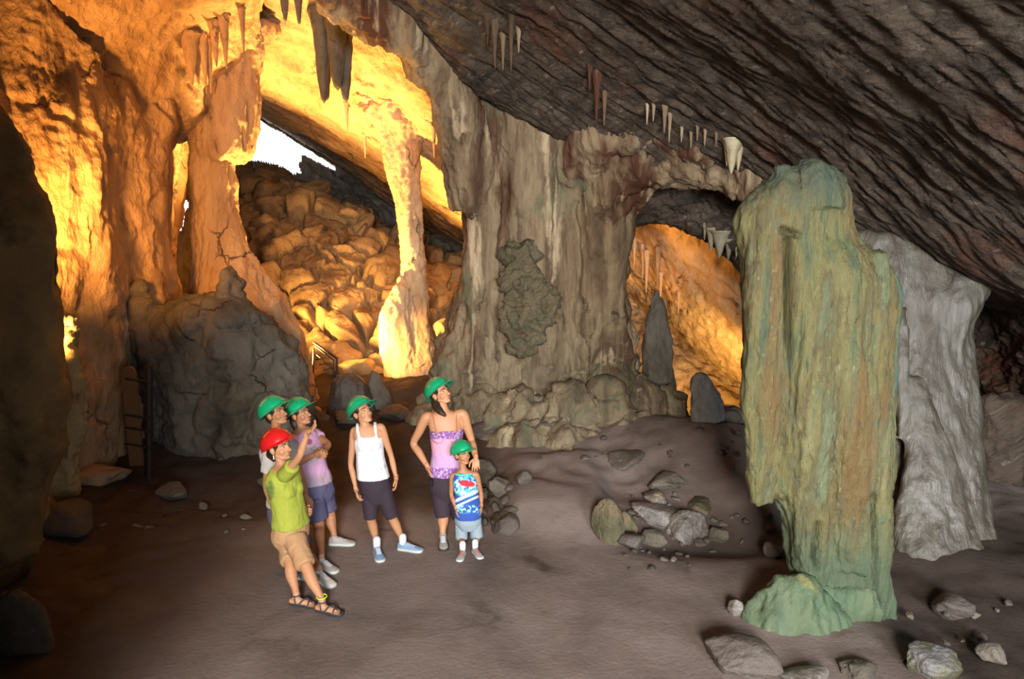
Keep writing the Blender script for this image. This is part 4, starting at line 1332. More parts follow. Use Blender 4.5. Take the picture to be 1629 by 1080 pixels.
def head_shapes(f):
    e = lambda c, r, b=None: (lambda vf: (f(vf[0]), vf[1]))(ell(c, r, None, b))
    lm = lambda pts, rad: (lambda vf: (f(vf[0]), vf[1]))(limb(pts, rad, 14, 12))
    sh = [e((0, -0.012, 0.032), (0.072, 0.090, 0.082), ICO4), e((0, 0.018, -0.018), (0.061, 0.070, 0.080), ICO4),
          e((0, 0.034, -0.066), (0.046, 0.046, 0.038)), e((0, 0.070, -0.090), (0.018, 0.016, 0.016)),
          lm([(-0.047, 0.0, -0.055), (-0.036, 0.04, -0.083), (-0.010, 0.066, -0.093)], [0.014, 0.014, 0.014]),
          lm([(0.047, 0.0, -0.055), (0.036, 0.04, -0.083), (0.010, 0.066, -0.093)], [0.014, 0.014, 0.014]),
          lm([(0, 0.082, 0.012), (0, 0.094, -0.010), (0, 0.108, -0.032)], [0.008, 0.0085, 0.012]),
          e((0.012, 0.094, -0.036), (0.009, 0.010, 0.008)), e((-0.012, 0.094, -0.036), (0.009, 0.010, 0.008)),
          lm([(-0.044, 0.066, 0.020), (-0.02, 0.080, 0.024), (0.02, 0.080, 0.024), (0.044, 0.066, 0.020)], [0.010, 0.011, 0.011, 0.010]),
          e((0.034, 0.050, -0.030), (0.026, 0.026, 0.030)), e((-0.034, 0.050, -0.030), (0.026, 0.026, 0.030)),
          e((0, 0.082, -0.062), (0.024, 0.012, 0.013))]
    for sx in (-1, 1):
        sh.append(e((sx * 0.073, -0.006, -0.014), (0.010, 0.019, 0.031)))
        sh.append(e((sx * 0.079, -0.012, -0.006), (0.008, 0.017, 0.022)))
    return sh


def person(label, base, hd, fwd, up, yaw, rings, arms, legs, size, skin, bare_feet=False, bust=None, necks=None, head_k=1.07):
    """joints are world points; returns (root, body, frame)"""
    root = empty('person', base)
    tag(root, label, 'person')
    l = np.array([math.cos(yaw), math.sin(yaw), 0]); fr = np.array([math.sin(yaw), -math.cos(yaw), 0])
    hf = Fr(hd, fwd, up, head_k)
    shapes = [rings_loft(rings, l, fr)]
    nb = rings[-1][0]
    nk = hf((0, -0.022, -0.075))
    sN = size
    shapes.append(limb([np.asarray(nb) - np.array([0, 0, 0.03]), (np.asarray(nb) + nk) / 2, nk, hf((0, -0.015, -0.03))], [0.058 * sN, 0.047 * sN, 0.046 * sN, 0.05 * sN]))
    for a in arms:
        s_, e_, w_ = [np.asarray(q, float) for q in a[:3]]
        k = a[5] if len(a) > 5 else 1.0
        inner = (s_ * 0.72 + np.asarray(rings[-2][0]) * 0.28)
        shapes.append(limb([inner, s_, s_ * .5 + e_ * .5, e_, e_ * .6 + w_ * .4, w_], np.array([.048, .047, .042, .034, .036, .022]) * size * k, 20, 40))
    for a in legs:
        h_, k_, n_ = [np.asarray(q, float) for q in a[:3]]
        kk = a[4] if len(a) > 4 else 1.0
        back = -fr * 0.012 * size
        shapes.append(limb([h_, h_ * .5 + k_ * .5, k_, k_ * .65 + n_ * .35 + back, n_ * .8 + k_ * .2, n_], np.array([.088, .075, .054, .054, .034, .033]) * size * kk, 22, 50))
    if bust:
        for sx in (-1, 1):
            c, off, dz, r = bust
            shapes.append(ell(np.asarray(c) + l * sx * off + fr * dz, (r, r * 0.9, r), [l, fr, (0, 0, 1)]))
    v, f = remesh(shapes, 0.0095, 2)
    hv, hfc = remesh(head_shapes(hf), 0.0042, 4)
    q = hf.inv(hv)
    for sx in (-1, 1):
        dd = ((q[:, 0] - sx * 0.031) / 0.017) ** 2 + ((q[:, 2] - 0.001) / 0.012) ** 2
        push = 0.010 * np.exp(-dd) * (q[:, 1] > 0.03)
        q[:, 1] -= push
    ml = np.exp(-((q[:, 2] + 0.063) / 0.0022) ** 2) * (np.abs(q[:, 0]) < 0.024) * (q[:, 1] > 0.05)
    q[:, 1] -= 0.003 * ml
    hv = hf(q)
    parts = [(v, f), (hv, hfc)]
    for a in arms:
        hs = hand(a[2], a[3], a[4], size * (0.98), *(a[6] if len(a) > 6 else ()))
        parts.append(remesh(hs, 0.0034, 1))
    if bare_feet:
        for a in legs:
            fs = foot_shapes(a[2], a[3], size)
            parts.append(remesh(fs, 0.004, 1))
    V, F_, n = [], [], 0
    for a, b in parts:
        V.append(a); F_.append(np.asarray(b) + n); n += len(a)
    body = link('body', new_mesh('body', np.concatenate(V), np.concatenate(F_)), skin, root)
    # eyes, brows, lips
    for sx in (-1, 1):
        vv, ff = ell((sx * 0.031, 0.0695, 0.001), (0.0105, 0.0088, 0.0048))
        eo = link('eye', new_mesh('eye', hf(vv), ff), EYEW)
        eo.parent = body
        vv, ff = ell((sx * 0.032 + 0.001, 0.0778, 0.0022), (0.0052, 0.0035, 0.0056))
        io = link('iris', new_mesh('iris', hf(vv), ff), EYED)
        io.parent = body
        vv, ff = limb([(sx * 0.016, 0.090, 0.022), (sx * 0.030, 0.089, 0.028), (sx * 0.048, 0.074, 0.022)], [0.003, 0.0036, 0.002], 8, 10)
        bo = link('eyebrow', new_mesh('eyebrow', hf(vv), ff), HAIR)
        bo.parent = body
    sh = [ell((0, 0.0915, -0.0585), (0.018, 0.0055, 0.004)), ell((0, 0.0905, -0.0675), (0.016, 0.0065, 0.005))]
    vv, ff = merge(sh)
    lo = link('lips', new_mesh('lips', hf(vv), ff), LIPS); lo.parent = body
    return root, body, hf, l, fr


def child(root, name, shapes, mat, voxel=0.006, sm=2, fold=0.0, fs=9.0, color=None, label=None):
    v, f = remesh(shapes, voxel, sm)
    if fold:
        n = vnormals(v, f)
        v = v + n * (fold * fbm(v, (fs, fs, fs * 0.45), 3, True, 3))[:, None]
    me = new_mesh(name, v, f)
    if color is not None:
        c = color(v)
        at = me.color_attributes.new('Col', 'FLOAT_COLOR', 'POINT')
        at.data.foreach_set('color', np.concatenate([c, np.ones((len(c), 1))], 1).astype(np.float32).ravel())
    o = link(name, me, mat, root)
    if label:
        o['label'] = label
    return o


def crop(v, f, zmin=None, zmax=None):
    return v, f


def helmet(root, hf, mat, tilt=0.0, k=1.08):
    """hard hat: ribbed dome, rim, front peak and inner harness"""
    n, m = 64, 26
    th = np.linspace(0, 2 * np.pi, n, endpoint=False)
    ph = np.linspace(0.001, math.pi / 2, m)
    X = np.sin(th)[None] * np.sin(ph)[:, None]; Yv = np.cos(th)[None] * np.sin(ph)[:, None]; Z = np.cos(ph)[:, None] + 0 * th[None]
    rib = 0.004 * np.exp(-(X / 0.13) ** 2) * (Z > 0.15)
    rx, ry, rz = 0.108, 0.132, 0.118
    zc = 0.030
    G = np.stack([X * (rx + rib), Yv * (ry + rib) - 0.005, zc + Z * (rz + rib)], -1)
    # rim flares out, the peak reaches forward
    front = np.clip(np.cos(th), 0, 1) ** 2
    rows = [G]
    for t, dz in ((0.35, -0.003), (0.7, -0.006), (1.0, -0.009), (1.0, -0.013), (0.6, -0.012), (0.0, -0.010)):
        e = (0.010 + 0.046 * front) * t
        x = np.sin(th) * (rx + e * (0.7 + 0.3 * front)); y = np.cos(th) * (ry + e) - 0.005
        rows.append(np.stack([x, y, zc + dz - 0.010 * front * t + 0 * th], -1)[None])
    inner = G[::-1] * np.array([0.96, 0.96, 1]) - np.array([0, 0, 0.005])
    rows.append(inner)
    G = np.concatenate(rows, 0)
    ct, st = math.cos(tilt), math.sin(tilt)
    y, z = G[..., 1] * ct - G[..., 2] * st, G[..., 1] * st + G[..., 2] * ct
    G = np.stack([G[..., 0], y, z], -1) * k
    sh = G.shape
    me = new_mesh('helmet', hf(G.reshape(-1, 3)), grid_faces(sh[0], sh[1], True))
    o = link('helmet', me, mat, root)
    b = []
    for t in np.linspace(0, 2 * math.pi, 30):
        y_, z_ = math.cos(t) * 0.118 - 0.006, 0.024
        b.append((math.sin(t) * 0.094 * k, (y_ * ct - z_ * st) * k, (y_ * st + z_ * ct) * k))
    v, f = limb(b, [0.006] * 30, 8, 90)
    h_ = link('harness', new_mesh('harness', hf(v), f), HBAND); h_.parent = o
    return o


def hair(root, hf, extra=(), k=1.0, thick=1.0):
    e = lambda c, r: (lambda vf: (hf(vf[0]), vf[1]))(ell(c, r, None, ICO4))
    sh = [e((0, -0.030, 0.022), (0.079 * thick, 0.084, 0.085)), e((0.058, -0.022, 0.004), (0.020, 0.036, 0.052)), e((-0.058, -0.022, 0.004), (0.020, 0.036, 0.052)),
          e((0, -0.066, -0.030), (0.052, 0.034, 0.052)), e((0.064, 0.030, 0.030), (0.010, 0.022, 0.026)), e((-0.064, 0.030, 0.030), (0.010, 0.022, 0.026))]
    for pts, rad in extra:
        v, f = limb(pts, rad, 16, 20)
        sh.append((v, f))
    o = child(root, 'hair', sh, HAIR, 0.0065, 2, 0.004, 24)
    return o


def foot_shapes(ankle, toe, s):
    a = np.asarray(ankle, float); t = np.asarray(toe, float)
    gz = min(a[2], t[2])
    d = nrm([t[0] - a[0], t[1] - a[1], 0]); u = np.array([-d[1], d[0], 0])
    z0 = t[2]
    L_ = 0.235 * s
    heel = np.array([a[0], a[1], z0]) - d * 0.045 * s
    sh = [limb([heel + [0, 0, .03 * s], heel + d * .06 * s + [0, 0, .035 * s], heel + d * .14 * s + [0, 0, .026 * s], heel + d * .19 * s + [0, 0, .018 * s]], [.028 * s, .030 * s, .030 * s, .018 * s]),
          limb([a, heel + d * .05 * s + [0, 0, .05 * s], heel + d * .12 * s + [0, 0, .032 * s]], [.033 * s, .034 * s, .024 * s])]
    for i in range(5):
        off = (i - 2) * 0.0165 * s
        st = heel + d * 0.16 * s + u * off * 0.9 + [0, 0, .016 * s]
        ln = (0.072 - 0.006 * abs(i - 0.6) * 1.4) * s
        sh.append(limb([st, st + d * ln * .6 + [0, 0, .003], st + d * ln], [.011 * s, .0095 * s, .008 * s], 10, 8))
    return sh


def shoe(root, ankle, toe, s, mat, sole_mat, lace_mat, label=None, stripes=None):
    a = np.asarray(ankle, float); t = np.asarray(toe, float)
    d = nrm([t[0] - a[0], t[1] - a[1], 0]); u = np.array([-d[1], d[0], 0]); z = np.array([0, 0, 1.0])
    z0 = t[2]
    heel = np.array([a[0], a[1], z0]) - d * 0.055 * s
    L_ = 0.275 * s
    secs = [(0.0, .020, .065), (.06, .033, .085), (.25, .037, .095), (.42, .038, .078), (.6, .044, .060), (.8, .047, .046), (.93, .038, .036), (1.0, .018, .026)]
    arr = crom(np.array(secs), 26)
    th = np.linspace(0, math.pi, 16)
    G = []
    for q, w_, h_ in arr:
        c = heel + d * q * L_
        top = [c + u * math.cos(x) * w_ * s + z * (0.018 * s + math.sin(x) ** .8 * max(h_ - .018, .006) * s) for x in th]
        bot = [c + u * (-w_ * s) + z * .012 * s, c + u * (w_ * s) + z * .012 * s]
        G.append(np.array(top + bot))
    v, f = close_grid(np.array(G))
    up = child(root, 'shoe', [(v, f), limb([a - [0, 0, .035 * s], np.array([a[0], a[1], z0 + .05 * s])], [.036 * s, .040 * s], 16, 8)], mat, 0.006, 2, label=label)
    # sole follows the outline
    pl = []
    for q, w_, h_ in arr:
        pl.append((q, w_ * 1.10 + .002))
    ring = [heel + d * (q * L_ - 0.0) + u * w_ * s for q, w_ in pl] + [heel + d * q * L_ - u * w_ * s for q, w_ in pl[::-1]]
    ring = np.array(ring)
    G = np.array([ring, ring + z * .010 * s, ring + z * .024 * s])
    v, f = close_grid(G)
    so = link('sole', new_mesh('sole', v, f), sole_mat); so.parent = up
    ls = []
    for i in range(5):
        q = .40 + i * .065
        c = heel + d * q * L_
        hh = np.interp(q, arr[:, 0], arr[:, 2])
        ls.append(limb([c - u * .022 * s + z * (hh - .006) * s, c + z * (hh + .002) * s + d * .004, c + u * .022 * s + z * (hh - .006) * s], [.0035 * s] * 3, 8, 8))
    v, f = merge(ls)
    lo = link('laces', new_mesh('laces', v, f), lace_mat); lo.parent = up
    if stripes:
        ss = []
        for i in range(3):
            c = heel + d * (.30 + .08 * i) * L_
            ss.append(limb([c - u * .044 * s + z * .03 * s, c - d * .018 * s - u * .036 * s + z * .075 * s], [.0045 * s] * 2, 8, 8))
        v, f = merge(ss)
        lo = link('stripe', new_mesh('stripe', v, f), stripes); lo.parent = up
    return up


def sandal(root, ankle, toe, s):
    a = np.asarray(ankle, float); t = np.asarray(toe, float)
    d = nrm([t[0] - a[0], t[1] - a[1], 0]); u = np.array([-d[1], d[0], 0]); z = np.array([0, 0, 1.0])
    heel = np.array([a[0], a[1], t[2]]) - d * 0.062 * s
    L_ = 0.275 * s
    secs = np.array([(0, .018), (.06, .031), (.3, .034), (.5, .037), (.7, .046), (.88, .046), (.97, .034), (1, .016)])
    arr = crom(secs, 22)
    ring = np.array([heel + d * q * L_ + u * w_ * s for q, w_ in arr] + [heel + d * q * L_ - u * w_ * s for q, w_ in arr[::-1]])
    v, f = close_grid(np.array([ring, ring + z * .011, ring + z * .021 * s]))
    so = link('sandal', new_mesh('sandal', v, f), SOLED, root)
    st = []
    c = heel + d * .70 * L_
    st.append(limb([c - u * .043 * s + z * .015, c - u * .022 * s + z * .045 * s, c + u * .022 * s + z * .045 * s, c + u * .043 * s + z * .015], [.007] * 4, 10, 18))
    c1_ = heel + d * .36 * L_
    st.append(limb([c1_ - u * .036 * s + z * .015, c1_ + d * .04 - u * .02 * s + z * .066 * s, c1_ + d * .05 + u * .02 * s + z * .062 * s, c + u * .040 * s + z * .016], [.007] * 4, 10, 18))
    b = [a + (d * math.cos(x) * .040 + u * math.sin(x) * .036) * s + z * (-.012) for x in np.linspace(0, 2 * math.pi, 16)]
    st.append(limb(b, [.006] * 16, 8, 40))
    for sx in (-1, 1):
        st.append(limb([a + u * sx * .034 * s - z * .012, heel + d * .25 * L_ + u * sx * .033 * s + z * .018], [.006] * 2, 8, 8))
    v, f = merge(st)
    o = link('strap', new_mesh('strap', v, f), STRAP); o.parent = so
    return so


def flat(c):
    return lambda v: np.tile(np.array(c[:3]), (len(v), 1))


def mixc(c, col, m):
    return c * (1 - m[:, None]) + np.array(col[:3])[None] * m[:, None]


UPX = np.array([0, 0, 1.0])


def foot_pt(px, py):
    p = on_floor(px, py)
    return p


# ---- 1 the guide in the red helmet
def guide():
    Y = 5.62
    Q = lambda x, y, dy=0.0: P(x, y, Y + dy)
    yaw = R(68)
    hd = Q(444, 711, 0)
    fwd = (0.90, -0.38, 0.20)
    up = (-0.12, 0.0, 1.0)
    rings = [(Q(463, 868, .02), .10, .085), (Q(462, 850, .02), .160, .128), (Q(463, 832, .01), .150, .122), (Q(460, 806, 0), .118, .100), (Q(455, 780, 0), .125, .112),
             (Q(450, 760, 0), .150, .105), (Q(450, 746, 0), .125, .080), (Q(449, 738, 0), .055, .055)]
    ft1, ft2 = foot_pt(513, 973), foot_pt(472, 962)
    t1, t2 = foot_pt(544, 979), foot_pt(497, 965)
    ft1[2] = ft2[2] = t1[2] = t2[2] = 0.0
    t1[2] = t2[2] = 0.004
    an1, an2 = ft1 + [0, 0, .105], ft2 + [0, 0, .105]
    k1, k2 = P(489, 905, (Y + ft1[1]) / 2 - .06), P(462, 899, (Y + ft2[1]) / 2 + .0)
    legs = [(Q(468, 858, -.08), k1, an1, t1), (Q(459, 858, .09), k2, an2, t2)]
    arms = [(Q(454, 755, -.16), Q(476, 726, -.30), Q(489, 690, -.34), (0.62, -0.1, 0.62), (-0.3, -.3, .9), 0.95, (0.18, 1, 1.1, True)),
            (Q(449, 757, .15), Q(460, 800, .24), Q(482, 812, .16), (0.8, -.2, .0), (0, -1, .1), 0.95, (0.6, -1))]
    root, body, hf, l, fr = person('woman guide in a red helmet, lime green shirt and tan shorts, pointing up', (Q(480, 900)[0], Y, 0), hd, fwd, up, yaw,
                                   rings, arms, legs, 0.92, SKIN, True, (Q(453, 778, 0), .050, .075, .060))
    # shirt
    rs = [(Q(463, 834, .01), .160, .135), (Q(460, 815, .0), .138, .118), (Q(455, 785, 0), .134, .120), (Q(450, 762, 0), .158, .112), (Q(450, 748, 0), .130, .086), (Q(449, 741, 0), .07, .062)]
    sh = [rings_loft(rs, l, fr, grow=.006)]
    for sx in (-1, 1):
        sh.append(ell(Q(453, 778, 0) + l * sx * .050 + fr * .076, (.070, .064, .070), [l, fr, UPX]))
    for a in arms:
        s_, e_ = a[0], a[1]
        sh.append(limb([s_ * .7 + rings[-2][0] * .3, s_, s_ * .5 + e_ * .5], [.055, .058, .058], cap=False))

    def col(v):
        c = flat(H('8c9434'))(v)
        x, y = project(v)
        m = smooth(1.2, .7, ((x - 430) / 7) ** 2 + ((y - 780) / 16) ** 2) * (0.6 + 0.4 * fbm(v, 30, 2))
        c = mixc(c, H('3c5a34'), np.clip(m, 0, 1))
        return c
    child(root, 'shirt', sh, CLOTH, 0.0095, 3, 0.010, 9, col)
    # shorts
    sh = [rings_loft([(Q(463, 870, .02), .11, .095), (Q(462, 852, .02), .166, .134), (Q(463, 833, .01), .158, .130), (Q(462, 826, .01), .150, .120)], l, fr)]
    for a in legs:
        h_, k_ = a[0], a[1]
        e_ = h_ * .12 + k_ * .88
        sh.append(limb([h_ + [0, 0, .02], h_ * .5 + k_ * .5, e_], [.092, .084, .080], cap=False))
    child(root, 'shorts', sh, CLOTH, 0.0095, 3, 0.010, 10, flat(H('a07c58')))
    helmet(root, hf, HRED, 0.30)
    hair(root, hf, [([hf((0, -.07, -.02)), hf((0, -.10, -.055)), hf((0.0, -.085, -.095))], [.036, .040, .024])])
    er = limb([hf((0.078, -.004, -.045)), hf((0.08, -.004, -.07))], [.003, .005], 8, 6)
    link('earring', new_mesh('earring', *er), EYEW, root)
    for a in legs:
        sandal(root, a[2], a[3], 0.92)
    b = [an1 + np.array([math.cos(x) * .040, math.sin(x) * .040, .03]) for x in np.linspace(0, 2 * math.pi, 16)]
    v, f = limb(b, [.006] * 16, 8, 40)
    link('ankle_band', new_mesh('ankle_band', v, f), LIME, root)['label'] = 'lime green ankle band'


guide()


# ---- 2 young man in grey-white shirt behind the guide
def youth():
    Y = 6.15
    Q = lambda x, y, dy=0.0: P(x, y, Y + dy)
    yaw = R(58)
    hd = Q(438, 657, 0)
    rings = [(Q(456, 835, 0), .10, .085), (Q(455, 815, 0), .155, .118), (Q(452, 792, 0), .140, .105), (Q(449, 765, 0), .130, .10), (Q(446, 735, 0), .150, .112),
             (Q(443, 712, 0), .170, .100), (Q(442, 698, 0), .120, .075), (Q(440, 690, 0), .058, .055)]
    f1, f2 = foot_pt(508, 922), foot_pt(470, 918)
    t1, t2 = foot_pt(523, 930), foot_pt(490, 920)
    for q in (f1, f2):
        q[2] = 0
    t1[2] = t2[2] = 0
    an1, an2 = f1 + [0, 0, .11], f2 + [0, 0, .11]
    legs = [(Q(462, 830, .06), P(486, 872, Y + .02), an1, t1), (Q(450, 830, -.08), P(458, 872, Y + .02), an2, t2)]
    arms = [(Q(430, 722, -.17), Q(424, 772, -.17), Q(437, 814, -.2), (0.5, -.1, -.9), (.9, 0, .4), 1, (0.5, -1)),
            (Q(464, 716, .14), Q(480, 762, .05), Q(487, 790, -.08), (0.45, -.3, -.8), (-.2, 0, -1), 1, (0.4, 1))]
    root, body, hf, l, fr = person('youth in a green helmet and pale shirt, half hidden behind the guide in red helmet', (Q(465, 900)[0], Y, 0), hd, (0.90, -0.34, 0.30), (-.15, 0, 1), yaw,
                                   rings, arms, legs, 1.0, SKIN2, False)
    rs = [(Q(453, 800, 0), .160, .125), (Q(449, 765, 0), .145, .112), (Q(446, 735, 0), .160, .118), (Q(443, 714, 0), .175, .105), (Q(442, 702, 0), .125, .085), (Q(441, 695, 0), .068, .062)]
    sh = [rings_loft(rs, l, fr, grow=.008)]
    for a in arms:
        sh.append(limb([a[0] * .7 + rings[-2][0] * .3, a[0], a[0] * .45 + a[1] * .55], [.058, .062, .064], cap=False))
    child(root, 'shirt', sh, CLOTH, 0.0095, 3, 0.010, 9, flat(H('a4a09c')))
    sh = [rings_loft([(Q(456, 838, 0), .12, .10), (Q(455, 818, 0), .170, .130), (Q(452, 790, 0), .150, .115)], l, fr)]
    for a in legs:
        e_ = a[1] * .9 + a[0] * .1
        sh.append(limb([a[0] + [0, 0, .02], (a[0] + e_) / 2, e_], [.11, .10, .092], cap=False))
    child(root, 'shorts', sh, CLOTH, 0.0095, 3, 0.010, 9, flat(H('4e4c5c')))
    helmet(root, hf, HGREEN, 0.32)
    hair(root, hf)
    for a in legs:
        shoe(root, a[2], a[3], 1.0, WHITESHOE, SOLEW, LACE, stripes=BLACKP)


youth()


# ---- 3 woman in the pink shirt
def pink():
    Y = 6.5
    Q = lambda x, y, dy=0.0: P(x, y, Y + dy)
    yaw = R(50)
    hd = Q(477, 658, 0)
    rings = [(Q(506, 800, 0), .10, .085), (Q(505, 782, 0), .158, .120), (Q(502, 762, 0), .145, .110), (Q(496, 738, 0), .122, .10), (Q(489, 715, 0), .132, .112),
             (Q(484, 698, 0), .155, .10), (Q(481, 686, 0), .120, .075), (Q(479, 679, 0), .052, .052)]
    f1, f2 = foot_pt(532, 866), foot_pt(512, 902)
    t1, t2 = foot_pt(565, 866), foot_pt(532, 910)
    for q in (f1, f2, t1, t2):
        q[2] = 0
    an1, an2 = f1 + [0, 0, .11], f2 + [0, 0, .11]
    legs = [(Q(514, 792, .06), P(526, 822, Y + .05), an1, t1), (Q(500, 795, -.08), P(508, 838, Y - .10), an2, t2)]
    arms = [(Q(462, 702, -.15), Q(476, 735, -.30), Q(502, 722, -.34), (0.75, -.3, .15), (.3, .6, .3), .95, (0.7, -1)),
            (Q(503, 692, .13), Q(521, 716, .10), Q(514, 714, -.16), (0.1, -.8, .35), (-.8, 0, .2), .95, (0.7, 1))]
    arms[1] = (Q(501, 691, .13), Q(522, 706, -.02), Q(515, 722, -.20), (-0.2, -.6, .45), (-.9, 0, .0), .95, (0.7, 1))
    root, body, hf, l, fr = person('woman in a green helmet and pink shirt with hands joined, beside the youth', (Q(510, 860)[0], Y, 0), hd, (0.90, -0.36, 0.28), (-.15, 0, 1), yaw,
                                   rings, arms, legs, 0.96, SKIN2, False, (Q(490, 714, 0), .06, .07, .058))
    rs = [(Q(503, 767, 0), .158, .125), (Q(496, 740, 0), .135, .112), (Q(489, 716, 0), .142, .120), (Q(484, 699, 0), .158, .105), (Q(481, 689, 0), .122, .082), (Q(480, 683, 0), .06, .058)]
    sh = [rings_loft(rs, l, fr, grow=.007)]
    for sx in (-1, 1):
        sh.append(ell(Q(490, 714, 0) + l * sx * .06 + fr * .07, (.064, .060, .064), [l, fr, UPX]))
    for a in arms:
        sh.append(limb([a[0] * .7 + rings[-2][0] * .3, a[0], a[0] * .6 + a[1] * .4], [.054, .057, .058], cap=False))

    def col(v):
        c = flat(H('b48cac'))(v)
        x, y = project(v)
        n = fbm(v, 22, 3)
        c = mixc(c, H('9a8f98'), np.clip(smooth(1.2, .8, ((x - 497) / 13) ** 2 + ((y - 722) / 15) ** 2) + .35 * n, 0, 1) * (smooth(1.5, .9, ((x - 497) / 14) ** 2 + ((y - 722) / 16) ** 2)))
        c = mixc(c, H('8a3c5c'), smooth(1.2, .8, ((x - 492) / 5) ** 2 + ((y - 703) / 5) ** 2))
        c = mixc(c, H('8c8088'), smooth(748, 764, y) * .8)
        return c
    child(root, 'shirt', sh, CLOTH, 0.0095, 3, 0.010, 9, col, 'pink T-shirt with grey print')
    sh = [rings_loft([(Q(506, 803, 0), .12, .10), (Q(505, 784, 0), .172, .132), (Q(502, 762, 0), .152, .118)], l, fr)]
    for a in legs:
        e_ = a[1] * .72 + a[0] * .28
        sh.append(limb([a[0] + [0, 0, .02], (a[0] + e_) / 2, e_], [.105, .100, .095], cap=False))
    child(root, 'shorts', sh, CLOTH, 0.0095, 3, 0.010, 9, flat(H('484560')))
    helmet(root, hf, HGREEN, 0.32)
    hair(root, hf, [([hf((0.02, -.07, -.03)), hf((0.03, -.07, -.08)), hf((0.05, -.05, -.13))], [.04, .038, .022])])
    for a in legs:
        shoe(root, a[2], a[3], .96, GREYSHOE, SOLEW, LACE)


pink()


# ---- 4 girl in the white tank top
def girl():
    Y = 6.5
    Q = lambda x, y, dy=0.0: P(x, y, Y + dy)
    yaw = R(12)
    hd = Q(576, 656, 0)
    rings = [(Q(600, 795, 0), .09, .075), (Q(598, 778, 0), .138, .104), (Q(594, 756, 0), .134, .100), (Q(590, 730, 0), .120, .088), (Q(587, 708, 0), .128, .100),
             (Q(585, 692, 0), .138, .092), (Q(583, 681, 0), .115, .066), (Q(581, 675, 0), .048, .046)]
    f1, f2 = foot_pt(600, 880), foot_pt(641, 874)
    t1, t2 = foot_pt(606, 894), foot_pt(676, 878)
    for q in (f1, f2, t1, t2):
        q[2] = 0
    an1, an2 = f1 + [0, 0, .11], f2 + [0, 0, .10]
    legs = [(Q(588, 786, 0), P(590, 825, Y - .03), an1, t1, .92), (Q(610, 784, 0), P(624, 823, Y), an2, t2, .92)]
    arms = [(Q(563, 687, 0), Q(558, 738, .03), Q(566, 777, -.05), (0.25, -.1, -.9), (1, 0, .2), .9, (0.3, 1)),
            (Q(607, 681, 0), Q(622, 725, .05), Q(630, 759, -.02), (0.05, -.1, -.95), (-1, 0, .2), .9, (0.3, -1))]
    root, body, hf, l, fr = person('girl in a green helmet, white tank top and dark knee-length leggings', (Q(600, 870)[0], Y, 0), hd, (0.66, -0.55, 0.38), (-.22, 0.1, 1), yaw,
                                   rings, arms, legs, 0.93, SKIN, False, (Q(587, 706, 0), .055, .065, .052))
    rs = [(Q(594, 759, 0), .152, .116), (Q(592, 745, 0), .142, .106), (Q(589, 725, 0), .128, .100), (Q(587, 706, 0), .132, .110), (Q(586, 696, 0), .122, .106), (Q(585, 692, 0), .095, .100)]
    sh = [rings_loft(rs, l, fr, grow=.006)]
    for sx in (-1, 1):
        sh.append(ell(Q(587, 706, 0) + l * sx * .055 + fr * .067, (.058, .055, .058), [l, fr, UPX]))
        c = rings[-2][0]
        sh.append(limb([Q(586, 697, 0) + l * sx * .085 + fr * .085, c + l * sx * .085 + fr * .062 + [0, 0, .01], c + l * sx * .085 + [0, 0, .042], c + l * sx * .085 - fr * .065 + [0, 0, .0], Q(586, 699, 0) + l * sx * .08 - fr * .09],
                       [.014, .014, .014, .014, .016], 12, 30))

    def col(v):
        c = flat(H('c8c8cc'))(v)
        x, y = project(v)
        n = fbm(v, 24, 3)
        m = smooth(.0, .25, n) * np.maximum(smooth(1.2, .6, ((x - 588) / 6) ** 2 + ((y - 719) / 9) ** 2), smooth(1.2, .7, ((x - 603) / 12) ** 2 + ((y - 742) / 7) ** 2))
        return mixc(c, H('8c9cae'), m * .8)
    child(root, 'tank_top', sh, CLOTH, 0.0095, 2, 0.007, 10, col, 'white tank top with faint grey print')
    sh = [rings_loft([(Q(600, 798, 0), .10, .085), (Q(598, 778, 0), .146, .110), (Q(594, 755, 0), .138, .104)], l, fr)]
    for a in legs:
        e_ = a[1] * 1.0
        sh.append(limb([a[0] + [0, 0, .01], (a[0] + e_) / 2, e_], [.086, .076, .062], cap=False))
    child(root, 'leggings', sh, CLOTH, 0.0095, 2, 0.004, 10, flat(H('2a202a')))
    helmet(root, hf, HGREEN, 0.30)
    hair(root, hf)
    for a in legs:
        child(root, 'sock', [limb([a[2] + [0, 0, .03], a[2] - [0, 0, .03]], [.038, .036])], SOCK, .005)
        shoe(root, a[2], a[3], .95, STEELBLUE, SOLEW, LACE, 'blue-grey trainer')
    w_ = Q(630, 757, -.02)
    b = [w_ + np.array([math.cos(x) * .026, math.sin(x) * .026, .0]) for x in np.linspace(0, 2 * math.pi, 14)]
    v, f = limb(b, [.003] * 14, 8, 30)
    link('bracelet', new_mesh('bracelet', v, f), REDLACE, root)


girl()


